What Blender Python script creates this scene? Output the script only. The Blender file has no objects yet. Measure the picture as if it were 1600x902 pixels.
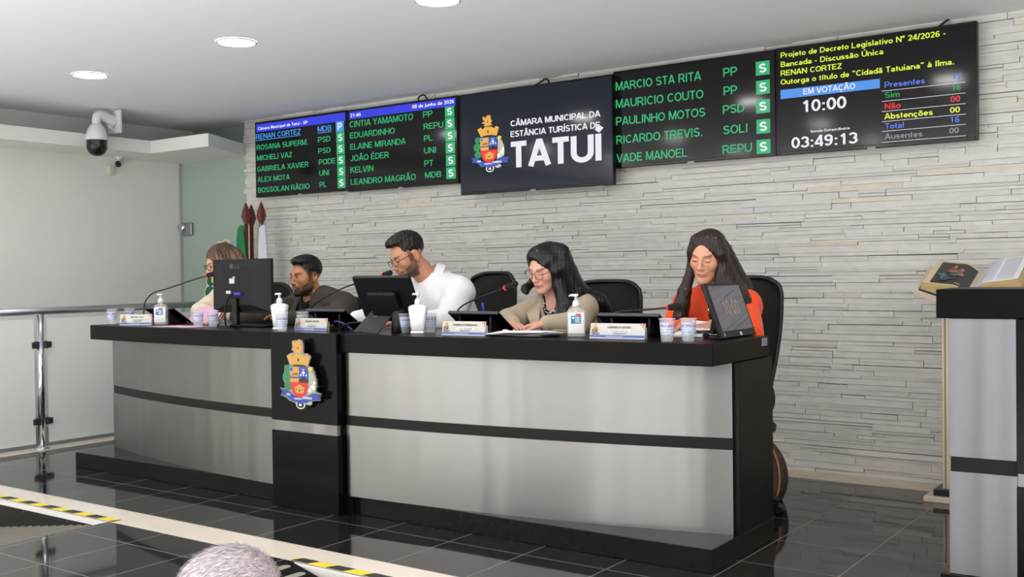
import bpy, bmesh, math, random
import numpy as np
from mathutils import Vector, Matrix
random.seed(7)
C = bpy.context.scene
COL = C.collection

# ------------------------------------------------------------------ camera, world, lamps, exposure
cam_d = bpy.data.cameras.new('camera')
cam_d.sensor_width = 36.0
cam_d.lens = 1637.4/1600*36.0
cam_d.clip_start = 0.05
cam = bpy.data.objects.new('camera', cam_d)
COL.objects.link(cam)
_yaw, _pit, _rol = (math.radians(a) for a in (35.43, -0.811, -0.729))
_R = Vector((math.cos(_yaw), math.sin(_yaw), 0)); _F0 = Vector((-math.sin(_yaw), math.cos(_yaw), 0))
_F = _F0*math.cos(_pit) + Vector((0, 0, math.sin(_pit)))
_U = _R.cross(_F)
_R2 = _R*math.cos(_rol) + _U*math.sin(_rol); _U2 = _U*math.cos(_rol) - _R*math.sin(_rol)
cam.matrix_world = Matrix(((_R2.x, _U2.x, -_F.x, 0), (_R2.y, _U2.y, -_F.y, 0), (_R2.z, _U2.z, -_F.z, 1.2), (0, 0, 0, 1)))
C.camera = cam

EXPOSURE = 0.09
DAYLIGHT = 1.1
LAMP = 50.0
FILL = 640.0
C.view_settings.view_transform = 'Standard'
C.view_settings.look = 'None'
C.view_settings.exposure = EXPOSURE
C.view_settings.gamma = 1.0
C.view_settings.use_curve_mapping = False

w = bpy.data.worlds.new('hall_daylight'); C.world = w
w.use_nodes = True
wn, wl = w.node_tree.nodes, w.node_tree.links
wn.clear()
wo = wn.new('ShaderNodeOutputWorld'); wb = wn.new('ShaderNodeBackground')
wc = wn.new('ShaderNodeTexCoord'); wm = wn.new('ShaderNodeMapping'); wt = wn.new('ShaderNodeTexNoise'); wr = wn.new('ShaderNodeValToRGB')
wm.inputs['Scale'].default_value = (5.0, 5.0, 0.6)
wt.inputs['Scale'].default_value = 1.6; wt.inputs['Detail'].default_value = 2.0
wr.color_ramp.elements[0].position = 0.38; wr.color_ramp.elements[0].color = (0.15, 0.155, 0.16, 1)
wr.color_ramp.elements[1].position = 0.62; wr.color_ramp.elements[1].color = (2.4, 2.4, 2.4, 1)
wl.new(wc.outputs['Generated'], wm.inputs['Vector']); wl.new(wm.outputs['Vector'], wt.inputs['Vector'])
wl.new(wt.outputs['Fac'], wr.inputs['Fac']); wl.new(wr.outputs['Color'], wb.inputs['Color'])
wb.inputs['Strength'].default_value = DAYLIGHT
wl.new(wb.outputs['Background'], wo.inputs['Surface'])

# unseen upward area lamp, added near the hall floor to brighten ceiling and walls
fl = bpy.data.lights.new('ceiling_fill', 'AREA'); fl.shape = 'RECTANGLE'; fl.size = 11.0; fl.size_y = 5.4; fl.energy = FILL; fl.color = (1.0, 0.995, 0.99)
flo = bpy.data.objects.new('ceiling_fill', fl); COL.objects.link(flo)
flo.location = (-2.4, -2.9, -0.45)
flo.rotation_euler = (math.radians(180), 0, 0)

# ------------------------------------------------------------------ materials
def lin(c):
    r = []
    for v in c[:3]:
        v = v/255.0
        r.append(v/12.92 if v <= 0.04045 else ((v+0.055)/1.055)**2.4)
    return (r[0], r[1], r[2], 1.0)
MATS = {}
def mat(name, col=(200, 200, 200), rough=0.5, metal=0.0, spec=0.5, emit=0.0, trans=0.0, alpha=1.0, ior=1.45,
        noise=None, bump=None, coat=0.0, aniso=0.0, vcol=False, sheen=0.0, ncoord='Object'):
    """noise=(scale3, amount) varies the value of the base colour; bump=(scale3, strength, detail)"""
    if name in MATS: return MATS[name]
    m = bpy.data.materials.new(name); m.use_nodes = True
    nt = m.node_tree; N, L = nt.nodes, nt.links
    b = N['Principled BSDF']
    b.inputs['Base Color'].default_value = lin(col)
    b.inputs['Roughness'].default_value = rough; b.inputs['Metallic'].default_value = metal
    b.inputs['Specular IOR Level'].default_value = spec; b.inputs['IOR'].default_value = ior
    b.inputs['Transmission Weight'].default_value = trans; b.inputs['Alpha'].default_value = alpha
    b.inputs['Coat Weight'].default_value = coat; b.inputs['Coat Roughness'].default_value = 0.05
    b.inputs['Anisotropic'].default_value = aniso; b.inputs['Sheen Weight'].default_value = sheen
    if emit:
        b.inputs['Emission Color'].default_value = lin(col); b.inputs['Emission Strength'].default_value = emit
    src = None
    if vcol:
        a = N.new('ShaderNodeAttribute'); a.attribute_name = 'Col'; src = a.outputs['Color']
        L.new(src, b.inputs['Base Color'])
    def tex(scale, detail):
        tc = N.new('ShaderNodeTexCoord'); mp = N.new('ShaderNodeMapping'); t = N.new('ShaderNodeTexNoise')
        mp.inputs['Scale'].default_value = scale; t.inputs['Scale'].default_value = 1.0; t.inputs['Detail'].default_value = detail
        L.new(tc.outputs[ncoord], mp.inputs['Vector']); L.new(mp.outputs['Vector'], t.inputs['Vector'])
        return t
    if noise:
        t = tex(noise[0], 3.0)
        mr = N.new('ShaderNodeMapRange'); mr.inputs['From Min'].default_value = 0.3; mr.inputs['From Max'].default_value = 0.7
        mr.inputs['To Min'].default_value = 1-noise[1]; mr.inputs['To Max'].default_value = 1+noise[1]
        L.new(t.outputs['Fac'], mr.inputs['Value'])
        mx = N.new('ShaderNodeMix'); mx.data_type = 'RGBA'; mx.blend_type = 'MULTIPLY'; mx.inputs['Factor'].default_value = 1.0
        if src: L.new(src, mx.inputs[6])
        else: mx.inputs[6].default_value = lin(col)
        L.new(mr.outputs['Result'], mx.inputs[7]); L.new(mx.outputs[2], b.inputs['Base Color'])
    if bump:
        t = tex(bump[0], bump[2] if len(bump) > 2 else 2.0)
        bp = N.new('ShaderNodeBump'); bp.inputs['Strength'].default_value = bump[1]; bp.inputs['Distance'].default_value = bump[3] if len(bump) > 3 else 0.01
        L.new(t.outputs['Fac'], bp.inputs['Height']); L.new(bp.outputs['Normal'], b.inputs['Normal'])
    MATS[name] = m
    return m

# ------------------------------------------------------------------ mesh builder
class MB:
    def __init__(s): s.v = []; s.f = []; s.mi = []; s.cur = 0; s.smooth = []
    def add(s, vs, fs, M=None, smooth=False):
        o = len(s.v)
        for p in vs:
            p = Vector(p)
            s.v.append(tuple(M @ p) if M is not None else tuple(p))
        for f in fs:
            s.f.append(tuple(i+o for i in f)); s.mi.append(s.cur); s.smooth.append(smooth)
        return s
    def box(s, x0, x1, y0, y1, z0, z1, M=None):
        vs = [(x, y, z) for x in (x0, x1) for y in (y0, y1) for z in (z0, z1)]
        return s.add(vs, [(0, 1, 3, 2), (4, 6, 7, 5), (0, 4, 5, 1), (2, 3, 7, 6), (0, 2, 6, 4), (1, 5, 7, 3)], M)
    def prism(s, pts, d0, d1, M=None, smooth=False):
        """pts 2-D outline in local xz (counter-clockwise seen from -y); extruded along y from d0 (front) to d1 (back)"""
        n = len(pts)
        vs = [(p[0], d0, p[1]) for p in pts] + [(p[0], d1, p[1]) for p in pts]
        s.add(vs, [tuple(range(n)), tuple(range(2*n-1, n-1, -1))], M)
        o = len(s.v)-2*n
        for i in range(n):
            j = (i+1) % n
            s.f.append((o+i, o+n+i, o+n+j, o+j)); s.mi.append(s.cur); s.smooth.append(smooth)
        return s
    def lathe(s, prof, n=24, M=None, cap=True, smooth=True):
        vs = []; fs = []
        for r, z in prof:
            for i in range(n):
                a = 2*math.pi*i/n; vs.append((r*math.cos(a), r*math.sin(a), z))
        for k in range(len(prof)-1):
            for i in range(n):
                j = (i+1) % n; fs.append((k*n+i, k*n+j, (k+1)*n+j, (k+1)*n+i))
        s.add(vs, fs, M, smooth)
        if cap:
            o = len(s.v)-len(vs)
            if prof[0][0] > 1e-6: s.f.append(tuple(o+i for i in range(n-1, -1, -1))); s.mi.append(s.cur); s.smooth.append(False)
            if prof[-1][0] > 1e-6: s.f.append(tuple(o+(len(prof)-1)*n+i for i in range(n))); s.mi.append(s.cur); s.smooth.append(False)
        return s
    def tube(s, pts, r, n=10, M=None, closed=False, cap=True):
        pts = [Vector(p) for p in pts]; m = len(pts)
        rs = r if isinstance(r, (list, tuple)) else [r]*m
        vs = []; fs = []; up = None
        for i, p in enumerate(pts):
            if closed: t = (pts[(i+1) % m]-pts[i-1]).normalized()
            else: t = (pts[min(i+1, m-1)]-pts[max(i-1, 0)]).normalized()
            if up is None:
                up = Vector((0, 0, 1)) if abs(t.z) < 0.9 else Vector((1, 0, 0))
            a = (up - t*up.dot(t))
            if a.length < 1e-5: a = t.orthogonal()
            a.normalize(); b = t.cross(a); up = a
            for k in range(n):
                q = 2*math.pi*k/n
                vs.append(p + (a*math.cos(q)+b*math.sin(q))*rs[i])
        for i in range(m if closed else m-1):
            i2 = (i+1) % m
            for k in range(n):
                j = (k+1) % n; fs.append((i*n+k, i*n+j, i2*n+j, i2*n+k))
        s.add(vs, fs, M, True)
        if cap and not closed:
            o = len(s.v)-len(vs)
            for ring in (tuple(o+k for k in range(n-1, -1, -1)), tuple(o+(m-1)*n+k for k in range(n))):
                s.f.append(ring); s.mi.append(s.cur); s.smooth.append(False)
        return s
    def grid(s, rows, M=None, smooth=True, thick=0.0):
        """rows: list of equal-length point lists"""
        a = len(rows); b = len(rows[0]); vs = [Vector(p) for r in rows for p in r]; fs = []
        for i in range(a-1):
            for j in range(b-1): fs.append((i*b+j, i*b+j+1, (i+1)*b+j+1, (i+1)*b+j))
        if thick:
            nr = [Vector((0, 0, 0)) for _ in vs]
            for f in fs:
                nn = (vs[f[1]]-vs[f[0]]).cross(vs[f[3]]-vs[f[0]])
                for i in f: nr[i] += nn
            n0 = len(vs)
            vs = vs + [v - (k.normalized()*thick if k.length > 0 else k) for v, k in zip(vs, nr)]
            fs = fs + [tuple(n0+i for i in reversed(f)) for f in fs]
            def rim(idx):
                for q in range(len(idx)-1):
                    k = len(vs); vs.extend([vs[idx[q+1]], vs[idx[q]], vs[n0+idx[q]], vs[n0+idx[q+1]]]); fs.append((k, k+1, k+2, k+3))
            rim([j for j in range(b)]); rim([(a-1)*b+j for j in range(b-1, -1, -1)])
            rim([i*b for i in range(a-1, -1, -1)]); rim([i*b+b-1 for i in range(a)])
        return s.add(vs, fs, M, smooth)
    def ball(s, c, r, n=12, M=None):
        rx, ry, rz = (r, r, r) if not isinstance(r, (tuple, list)) else r
        T = Matrix.Translation(c) @ Matrix.Diagonal((rx, ry, rz, 1))
        if M is not None: T = M @ T
        prof = [(math.sin(math.pi*k/n), -math.cos(math.pi*k/n)) for k in range(n+1)]
        prof[0] = (1e-4, -1); prof[-1] = (1e-4, 1)
        return s.lathe(prof, max(8, int(n*1.5)), T, False, True)
def obj(name, mb, mats, parent=None, loc=None, bevel=0.0, seg=2):
    me = bpy.data.meshes.new(name)
    me.from_pydata([tuple(v) for v in mb.v], [], mb.f)
    if not isinstance(mats, (list, tuple)): mats = [mats]
    for m in mats: me.materials.append(m)
    me.polygons.foreach_set('material_index', mb.mi)
    me.polygons.foreach_set('use_smooth', mb.smooth)
    me.update()
    bm = bmesh.new(); bm.from_mesh(me); bmesh.ops.recalc_face_normals(bm, faces=bm.faces); bm.to_mesh(me); bm.free()
    o = bpy.data.objects.new(name, me); COL.objects.link(o)
    if parent: o.parent = parent
    if loc: o.location = loc
    if bevel:
        bv = o.modifiers.new('bevel', 'BEVEL'); bv.width = bevel; bv.segments = seg; bv.limit_method = 'ANGLE'; bv.angle_limit = math.radians(40)
        bv.harden_normals = False
    return o
def thing(name, label, cat, loc=(0, 0, 0), rz=0.0, group=None):
    o = bpy.data.objects.new(name, None); COL.objects.link(o)
    o.empty_display_size = 0.1
    o.location = loc; o.rotation_euler = (0, 0, rz)
    o['label'] = label; o['category'] = cat
    if group: o['group'] = group
    return o
def tag(o, label, cat, group=None):
    o['label'] = label; o['category'] = cat
    if group: o['group'] = group
    return o
def struct(o): o['kind'] = 'structure'; return o
def dup(root, loc, rz, label, group=None):
    r = root.copy(); COL.objects.link(r); r.location = loc; r.rotation_euler = (0, 0, rz); r['label'] = label
    if group: r['group'] = group
    for ch in list(root.children):
        c = ch.copy(); COL.objects.link(c); c.parent = r
        for g in list(ch.children):
            d = g.copy(); COL.objects.link(d); d.parent = c
    return r
def bez(p, n=10):
    """Catmull-Rom through points"""
    p = [Vector(q) for q in p]; p = [2*p[0]-p[1]] + p + [2*p[-1]-p[-2]]; out = []
    for i in range(1, len(p)-2):
        for k in range(n):
            t = k/n; a, b, c, d = p[i-1:i+3]
            out.append(0.5*((2*b)+(c-a)*t+(2*a-5*b+4*c-d)*t*t+(3*b-3*c+d-a)*t**3))
    out.append(p[-2]); return out
# ------------------------------------------------------------------ smooth solids: signed distance field -> one continuous mesh
def axis(lo, hi, coarse, fine=()):
    """grid line positions lo..hi, step coarse, finer inside the (a, b, step) intervals"""
    out = [lo]
    while out[-1] < hi:
        p = out[-1]; st = coarse
        for a, b, f in fine:
            if a-coarse < p < b: st = min(st, f)
        out.append(p+st)
    return np.array(out, dtype=np.float32)
def NPV(v): return np.array([v[0], v[1], v[2]], dtype=np.float32)
class Field:
    def __init__(s, xs, ys, zs):
        s.x, s.y, s.z = xs, ys, zs
        s.D = np.full((len(xs), len(ys), len(zs)), 9.0, dtype=np.float32)
    def sl(s, lo, hi):
        r = []
        for a, l, h in ((s.x, lo[0], hi[0]), (s.y, lo[1], hi[1]), (s.z, lo[2], hi[2])):
            r.append(slice(max(0, int(np.searchsorted(a, l))-1), min(len(a), int(np.searchsorted(a, h))+1)))
        return tuple(r)
    def pts(s, q): return (s.x[q[0]][:, None, None], s.y[q[1]][None, :, None], s.z[q[2]][None, None, :])
    def op(s, fn, lo, hi, k=0.01, sub=False, mar=0.03):
        m = k+mar; q = s.sl([a-m for a in lo], [a+m for a in hi])
        if any(i.stop-i.start < 2 for i in q): return
        X, Y, Z = s.pts(q); d = fn(X, Y, Z).astype(np.float32); D = s.D[q]
        if sub: d = -d; h = np.maximum(k-np.abs(D-d), 0)/k; s.D[q] = np.maximum(D, d)+h*h*k*0.25
        else: h = np.maximum(k-np.abs(D-d), 0)/k; s.D[q] = np.minimum(D, d)-h*h*k*0.25
    def ell(s, c, r, k=0.01, M=None, sub=False):
        """ellipsoid; M = 3x3 whose columns are its axes"""
        c = NPV(c); rr = NPV(r); A = np.eye(3, dtype=np.float32) if M is None else np.array(M, dtype=np.float32)
        ext = np.abs(A) @ rr
        def fn(X, Y, Z):
            dx, dy, dz = X-c[0], Y-c[1], Z-c[2]; k0 = 0; k1 = 0
            for i in range(3):
                l = dx*A[0, i]+dy*A[1, i]+dz*A[2, i]
                k0 = k0+(l/rr[i])**2; k1 = k1+(l/rr[i]**2)**2
            k0 = np.sqrt(k0); k1 = np.sqrt(k1)+1e-9
            return k0*(k0-1)/k1
        s.op(fn, c-ext, c+ext, k, sub)
    def cap(s, a, b, ra, rb, k=0.01, sub=False, flat=None):
        """tapered limb; flat=(axis vector, factor) squashes it along an axis"""
        a = NPV(a); b = NPV(b); ab = b-a; L2 = float(ab@ab)+1e-9; r = max(ra, rb)
        def fn(X, Y, Z):
            dx, dy, dz = X-a[0], Y-a[1], Z-a[2]
            t = np.clip((dx*ab[0]+dy*ab[1]+dz*ab[2])/L2, 0, 1)
            dx, dy, dz = dx-t*ab[0], dy-t*ab[1], dz-t*ab[2]
            q = dx*dx+dy*dy+dz*dz
            if flat is not None:
                n = NPV(flat[0]); l = dx*n[0]+dy*n[1]+dz*n[2]; q = q+l*l*(1/flat[1]**2-1)
            return np.sqrt(q)-(ra+(rb-ra)*t)
        s.op(fn, np.minimum(a, b)-r, np.maximum(a, b)+r, k, sub)
    def box(s, c, h, rad=0.01, k=0.01, M=None, sub=False):
        c = NPV(c); hh = NPV(h); A = np.eye(3, dtype=np.float32) if M is None else np.array(M, dtype=np.float32); ext = np.abs(A) @ hh
        def fn(X, Y, Z):
            dx, dy, dz = X-c[0], Y-c[1], Z-c[2]; o = 0; mx = None
            for i in range(3):
                l = np.abs(dx*A[0, i]+dy*A[1, i]+dz*A[2, i])-hh[i]+rad
                o = o+np.maximum(l, 0)**2; mx = l if mx is None else np.maximum(mx, l)
            return np.sqrt(o)+np.minimum(mx, 0)-rad
        s.op(fn, c-ext, c+ext, k, sub)
    def warp(s, fn):
        """adds a displacement fn(X, Y, Z) to the whole field near its surface"""
        X, Y, Z = s.x[:, None, None], s.y[None, :, None], s.z[None, None, :]
        s.D += fn(X, Y, Z).astype(np.float32)
    def mesh(s, relax=1):
        D = s.D; D = np.pad(D, 1, constant_values=9.0)
        ax = [np.concatenate(([a[0]-0.01], a, [a[-1]+0.01])) for a in (s.x, s.y, s.z)]
        S = D < 0; n = [d-1 for d in D.shape]
        cnt = np.zeros(n, dtype=np.int8)
        for i in (0, 1):
            for j in (0, 1):
                for k in (0, 1): cnt += S[i:i+n[0], j:j+n[1], k:k+n[2]]
        act = (cnt > 0) & (cnt < 8); I, J, K = np.nonzero(act)
        vid = np.full(n, -1, dtype=np.int32); vid[I, J, K] = np.arange(len(I))
        P = np.zeros((len(I), 3)); W = np.zeros(len(I))
        cor = [(i, j, k) for i in (0, 1) for j in (0, 1) for k in (0, 1)]
        for a in cor:
            for d in range(3):
                if a[d]: continue
                b = list(a); b[d] = 1
                da = D[I+a[0], J+a[1], K+a[2]]; db = D[I+b[0], J+b[1], K+b[2]]
                m = (da < 0) != (db < 0); t = np.where(m, da/(da-db+1e-12), 0)
                for c in range(3):
                    o = (a[c] + (t if c == d else 0)); P[:, c] += np.where(m, o, 0)
                W += m
        P /= W[:, None]
        idx = [I, J, K]
        for c in range(3):
            base = ax[c][idx[c]]; P[:, c] = base+P[:, c]*(ax[c][idx[c]+1]-base)
        F = []
        for d in range(3):
            e, f = [(1, 2), (2, 0), (0, 1)][d]
            sa = [slice(1, -1)]*3; sb = [slice(1, -1)]*3
            sa[d] = slice(0, -1); sb[d] = slice(1, None)
            A, B = S[tuple(sa)], S[tuple(sb)]
            for flip in (False, True):
                m = (A & ~B) if not flip else (~A & B)
                q = list(np.nonzero(m))
                for c in (e, f): q[c] = q[c]+1
                def cell(oe, of):
                    r = list(q); r[e] = r[e]-oe; r[f] = r[f]-of
                    return vid[r[0], r[1], r[2]]
                quad = [cell(1, 1), cell(0, 1), cell(0, 0), cell(1, 0)]
                if flip: quad.reverse()
                F.append(np.stack(quad, 1))
        F = np.concatenate(F)
        for _ in range(relax):
            acc = np.zeros_like(P); c = np.zeros(len(P))
            for a in range(4):
                for b in ((a+1) % 4, (a+3) % 4):
                    np.add.at(acc, F[:, a], P[F[:, b]]); np.add.at(c, F[:, a], 1)
            P = 0.5*P+0.5*acc/np.maximum(c, 1)[:, None]
        return P, F
def sdf_obj(name, field, m, parent=None, origin=(0, 0, 0), color=None, relax=1):
    P, F = field.mesh(relax)
    me = bpy.data.meshes.new(name)
    me.vertices.add(len(P)); me.vertices.foreach_set('co', (P-np.array(origin)).astype(np.float32).ravel())
    me.loops.add(F.size); me.loops.foreach_set('vertex_index', F.astype(np.int32).ravel())
    me.polygons.add(len(F)); me.polygons.foreach_set('loop_start', np.arange(0, F.size, 4, dtype=np.int32))
    me.polygons.foreach_set('loop_total', np.full(len(F), 4, dtype=np.int32))
    me.update(calc_edges=True); me.validate()
    me.polygons.foreach_set('use_smooth', np.ones(len(me.polygons), dtype=bool))
    if color is not None:
        cc = color(P); a = me.color_attributes.new('Col', 'FLOAT_COLOR', 'POINT')
        a.data.foreach_set('color', np.concatenate([cc, np.ones((len(cc), 1))], 1).astype(np.float32).ravel())
    me.materials.append(m); me.update()
    o = bpy.data.objects.new(name, me); COL.objects.link(o)
    if parent: o.parent = parent
    return o
# ------------------------------------------------------------------ lettering: a plain sans drawn from strokes (capital height 1)
def _arc(cx, cy, rx, ry, a0, a1, n=10):
    return [(cx+rx*math.cos(math.radians(a0+(a1-a0)*k/n)), cy+ry*math.sin(math.radians(a0+(a1-a0)*k/n))) for k in range(n+1)]
B0, T0 = 0.075, 0.925
XH = 0.66
def _glyphs():
    G = {}
    A = _arc
    G['A'] = (.76, [[(.06, 0), (.35, .94), (.41, .94), (.70, 0)], [(.17, .29), (.59, .29)]])
    G['B'] = (.70, [[(.08, B0), (.08, T0), (.36, T0)]+A(.36, .72, .20, .205, 90, -90)+[(.08, .515)], [(.36, .515), (.40, .515)]+A(.40, .295, .22, .22, 90, -90)+[(.08, B0)]])
    G['C'] = (.74, [A(.40, .50, .31, .425, 42, 318, 18)])
    G['D'] = (.74, [[(.08, B0), (.08, T0), (.32, T0)]+A(.32, .5, .34, .425, 90, -90, 14)+[(.08, B0)]])
    G['E'] = (.66, [[(.62, B0), (.08, B0), (.08, T0), (.60, T0)], [(.08, .51), (.56, .51)]])
    G['F'] = (.61, [[(.08, 0), (.08, T0), (.58, T0)], [(.08, .50), (.52, .50)]])
    G['G'] = (.78, [A(.40, .50, .32, .425, 45, 300, 18)+[(.70, .24), (.70, .46), (.42, .46)]])
    G['H'] = (.74, [[(.08, 0), (.08, 1)], [(.66, 0), (.66, 1)], [(.08, .52), (.66, .52)]])
    G['I'] = (.24, [[(.12, 0), (.12, 1)]])
    G['J'] = (.56, [[(.44, 1), (.44, .30)]+A(.25, .30, .19, .225, 0, -170, 10)])
    G['K'] = (.74, [[(.08, 0), (.08, 1)], [(.64, 1), (.10, .42)], [(.30, .60), (.68, 0)]])
    G['L'] = (.60, [[(.08, 1), (.08, B0), (.57, B0)]])
    G['M'] = (.86, [[(.08, 0), (.08, .95), (.12, .95), (.43, .06), (.74, .95), (.78, .95), (.78, 0)]])
    G['N'] = (.74, [[(.08, 0), (.08, .94), (.10, .94), (.64, .06), (.66, .06), (.66, 1)]])
    G['O'] = (.80, [A(.40, .50, .325, .425, 0, 360, 26)])
    G['P'] = (.68, [[(.08, 0), (.08, T0), (.38, T0)]+A(.38, .675, .22, .25, 90, -90)+[(.08, .425)]])
    G['Q'] = (.80, [A(.40, .50, .325, .425, 0, 360, 26), [(.48, .24), (.74, -.02)]])
    G['R'] = (.74, [[(.08, 0), (.08, T0), (.40, T0)]+A(.40, .69, .22, .235, 90, -90)+[(.08, .455)], [(.38, .455), (.46, .40), (.70, 0)]])
    G['S'] = (.68, [A(.34, .715, .245, .21, 25, 180, 10)+A(.34, .715, .245, .21, 180, 258, 5)+A(.34, .285, .265, .215, 78, 0, 6)+A(.34, .285, .265, .215, 0, -158, 10)])
    G['T'] = (.64, [[(.32, 0), (.32, T0)], [(.03, T0), (.61, T0)]])
    G['U'] = (.74, [[(.08, 1), (.08, .36)]+A(.37, .36, .29, .285, 180, 360, 14)+[(.66, 1)]])
    G['V'] = (.72, [[(.05, 1), (.33, .06), (.39, .06), (.67, 1)]])
    G['W'] = (1.0, [[(.05, 1), (.24, .06), (.29, .06), (.50, .94), (.71, .06), (.76, .06), (.95, 1)]])
    G['X'] = (.70, [[(.06, 1), (.64, 0)], [(.64, 1), (.06, 0)]])
    G['Y'] = (.70, [[(.05, 1), (.35, .45), (.65, 1)], [(.35, .45), (.35, 0)]])
    G['Z'] = (.64, [[(.05, T0), (.56, T0), (.06, B0), (.60, B0)]])
    G['0'] = (.58, [A(.29, .5, .215, .425, 0, 360, 22)])
    G['1'] = (.58, [[(.34, 0), (.34, .97)], [(.36, .96), (.26, .82), (.12, .74)]])
    G['2'] = (.58, [A(.29, .68, .205, .245, 165, 0, 9)+[(.46, .56), (.12, B0), (.54, B0)]])
    G['3'] = (.58, [A(.28, .70, .20, .225, 160, -80, 10), A(.28, .30, .225, .225, 85, -160, 12)])
    G['4'] = (.58, [[(.42, 0), (.42, .95), (.38, .95), (.06, .30), (.06, .25), (.56, .25)]])
    G['5'] = (.58, [[(.51, T0), (.16, T0), (.10, .50)]+A(.28, .31, .225, .235, 120, -155, 12)])
    G['6'] = (.58, [A(.30, .30, .205, .225, 0, 360, 16), A(.34, .46, .245, .465, 50, 190, 10)])
    G['8'] = (.58, [A(.29, .72, .19, .205, 0, 360, 16), A(.29, .29, .22, .215, 0, 360, 16)])
    G['9'] = (.58, [A(.28, .70, .205, .225, 0, 360, 16), A(.24, .54, .245, .465, -130, 10, 10)])
    G['7'] = (.58, [[(.05, T0), (.52, T0), (.30, .5), (.22, 0)]])
    G[':'] = (.28, [[(.14, 0), (.14, .16)], [(.14, .50), (.14, .66)]])
    G['.'] = (.26, [[(.13, 0), (.13, .16)]]); G[','] = (.26, [[(.13, .14), (.13, .04), (.09, -.12)]])
    G['-'] = (.36, [[(.04, .36), (.32, .36)]]); G['/'] = (.30, [[(.03, -.02), (.27, 1.02)]])
    G['('] = (.34, [A(.42, .4, .28, .62, 120, 240, 8)]); G[')'] = (.34, [A(-.08, .4, .28, .62, 60, -60, 8)])
    G['“'] = (.46, [[(.17, 1.0), (.11, .86), (.11, .74)], [(.37, 1.0), (.31, .86), (.31, .74)]]); G['”'] = (.46, [[(.13, 1.0), (.13, .88), (.07, .74)], [(.35, 1.0), (.35, .88), (.29, .74)]])
    G['º'] = (.36, [A(.18, .84, .11, .12, 0, 360, 10)]); G['°'] = G['º']
    x = XH; c = x/2; r = x/2-.075
    G['a'] = (.58, [A(.27, x-.20, .19, .125, 150, 0, 8)+[(.46, .10), (.50, 0)], [(.46, .36), (.28, .34)]+A(.24, .20, .165, .13, 90, 290, 8)+[(.46, .20)]])
    G['b'] = (.60, [[(.08, 0), (.08, 1)], A(.31, c, .215, r, 0, 360, 16)]); G['d'] = (.60, [[(.52, 0), (.52, 1)], A(.29, c, .215, r, 0, 360, 16)])
    G['c'] = (.54, [A(.29, c, .215, r, 45, 315, 14)]); G['e'] = (.58, [[(.09, c), (.49, c)]+A(.29, c, .205, r, 0, 318, 16)])
    G['f'] = (.34, [[(.15, 0), (.15, .78)]+A(.30, .78, .15, .15, 180, 95, 5), [(.02, x-.07), (.31, x-.07)]])
    G['g'] = (.60, [A(.29, c, .205, r, 0, 360, 16), [(.52, x), (.52, -.05)]+A(.30, -.05, .22, .16, 0, -150, 8)])
    G['h'] = (.58, [[(.08, 0), (.08, 1)], A(.29, x-.27, .21, .195, 170, 0, 8)+[(.50, 0)]])
    G['i'] = (.24, [[(.12, 0), (.12, x)], [(.12, .84), (.12, 1)]]); G['j'] = (.24, [[(.12, x), (.12, -.10), (.0, -.19)], [(.12, .84), (.12, 1)]])
    G['ı'] = (.24, [[(.12, 0), (.12, x)]])
    G['l'] = (.24, [[(.12, 0), (.12, 1)]])
    G['m'] = (.88, [[(.08, 0), (.08, x)], A(.26, x-.27, .18, .195, 170, 0, 8)+[(.44, 0)], A(.62, x-.27, .18, .195, 170, 0, 8)+[(.80, 0)]])
    G['n'] = (.58, [[(.08, 0), (.08, x)], A(.29, x-.27, .21, .195, 170, 0, 8)+[(.50, 0)]])
    G['o'] = (.60, [A(.30, c, .22, r, 0, 360, 16)]); G['p'] = (.60, [[(.08, -.26), (.08, x)], A(.31, c, .215, r, 0, 360, 16)])
    G['r'] = (.38, [[(.08, 0), (.08, x)], A(.30, x-.28, .22, .205, 165, 80, 5)])
    G['s'] = (.52, [A(.26, .475, .17, .11, 25, 180, 7)+A(.26, .475, .17, .12, 180, 260, 4)+A(.26, .19, .185, .12, 80, 0, 4)+A(.26, .19, .185, .115, 0, -160, 7)])
    G['t'] = (.34, [[(.15, .86), (.15, .16)]+A(.25, .17, .10, .10, 180, 280, 5), [(.02, x-.07), (.30, x-.07)]])
    G['u'] = (.58, [[(.08, x), (.08, .27)]+A(.29, .27, .21, .195, 180, 350, 8), [(.50, x), (.50, 0)]])
    G['v'] = (.54, [[(.05, x), (.25, .05), (.29, .05), (.49, x)]]); G['z'] = (.50, [[(.05, x-.07), (.42, x-.07), (.07, .075), (.46, .075)]])
    G['x'] = (.54, [[(.05, x), (.49, 0)], [(.49, x), (.05, 0)]]); G['q'] = (.60, [[(.52, -.26), (.52, x)], A(.29, c, .215, r, 0, 360, 16)])
    G[' '] = (.30, [])
    return G
GLY = _glyphs()
ACC = {'Á': ('A', "'"), 'Â': ('A', '^'), 'Ã': ('A', '~'), 'É': ('E', "'"), 'Ê': ('E', '^'), 'Í': ('I', "'"), 'Ó': ('O', "'"), 'Õ': ('O', '~'), 'Ú': ('U', "'"), 'Ç': ('C', ','),
       'á': ('a', "'"), 'à': ('a', '`'), 'â': ('a', '^'), 'ã': ('a', '~'), 'é': ('e', "'"), 'ê': ('e', '^'), 'í': ('ı', "'"), 'ó': ('o', "'"), 'õ': ('o', '~'), 'ú': ('u', "'"), 'ç': ('c', ',')}
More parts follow.
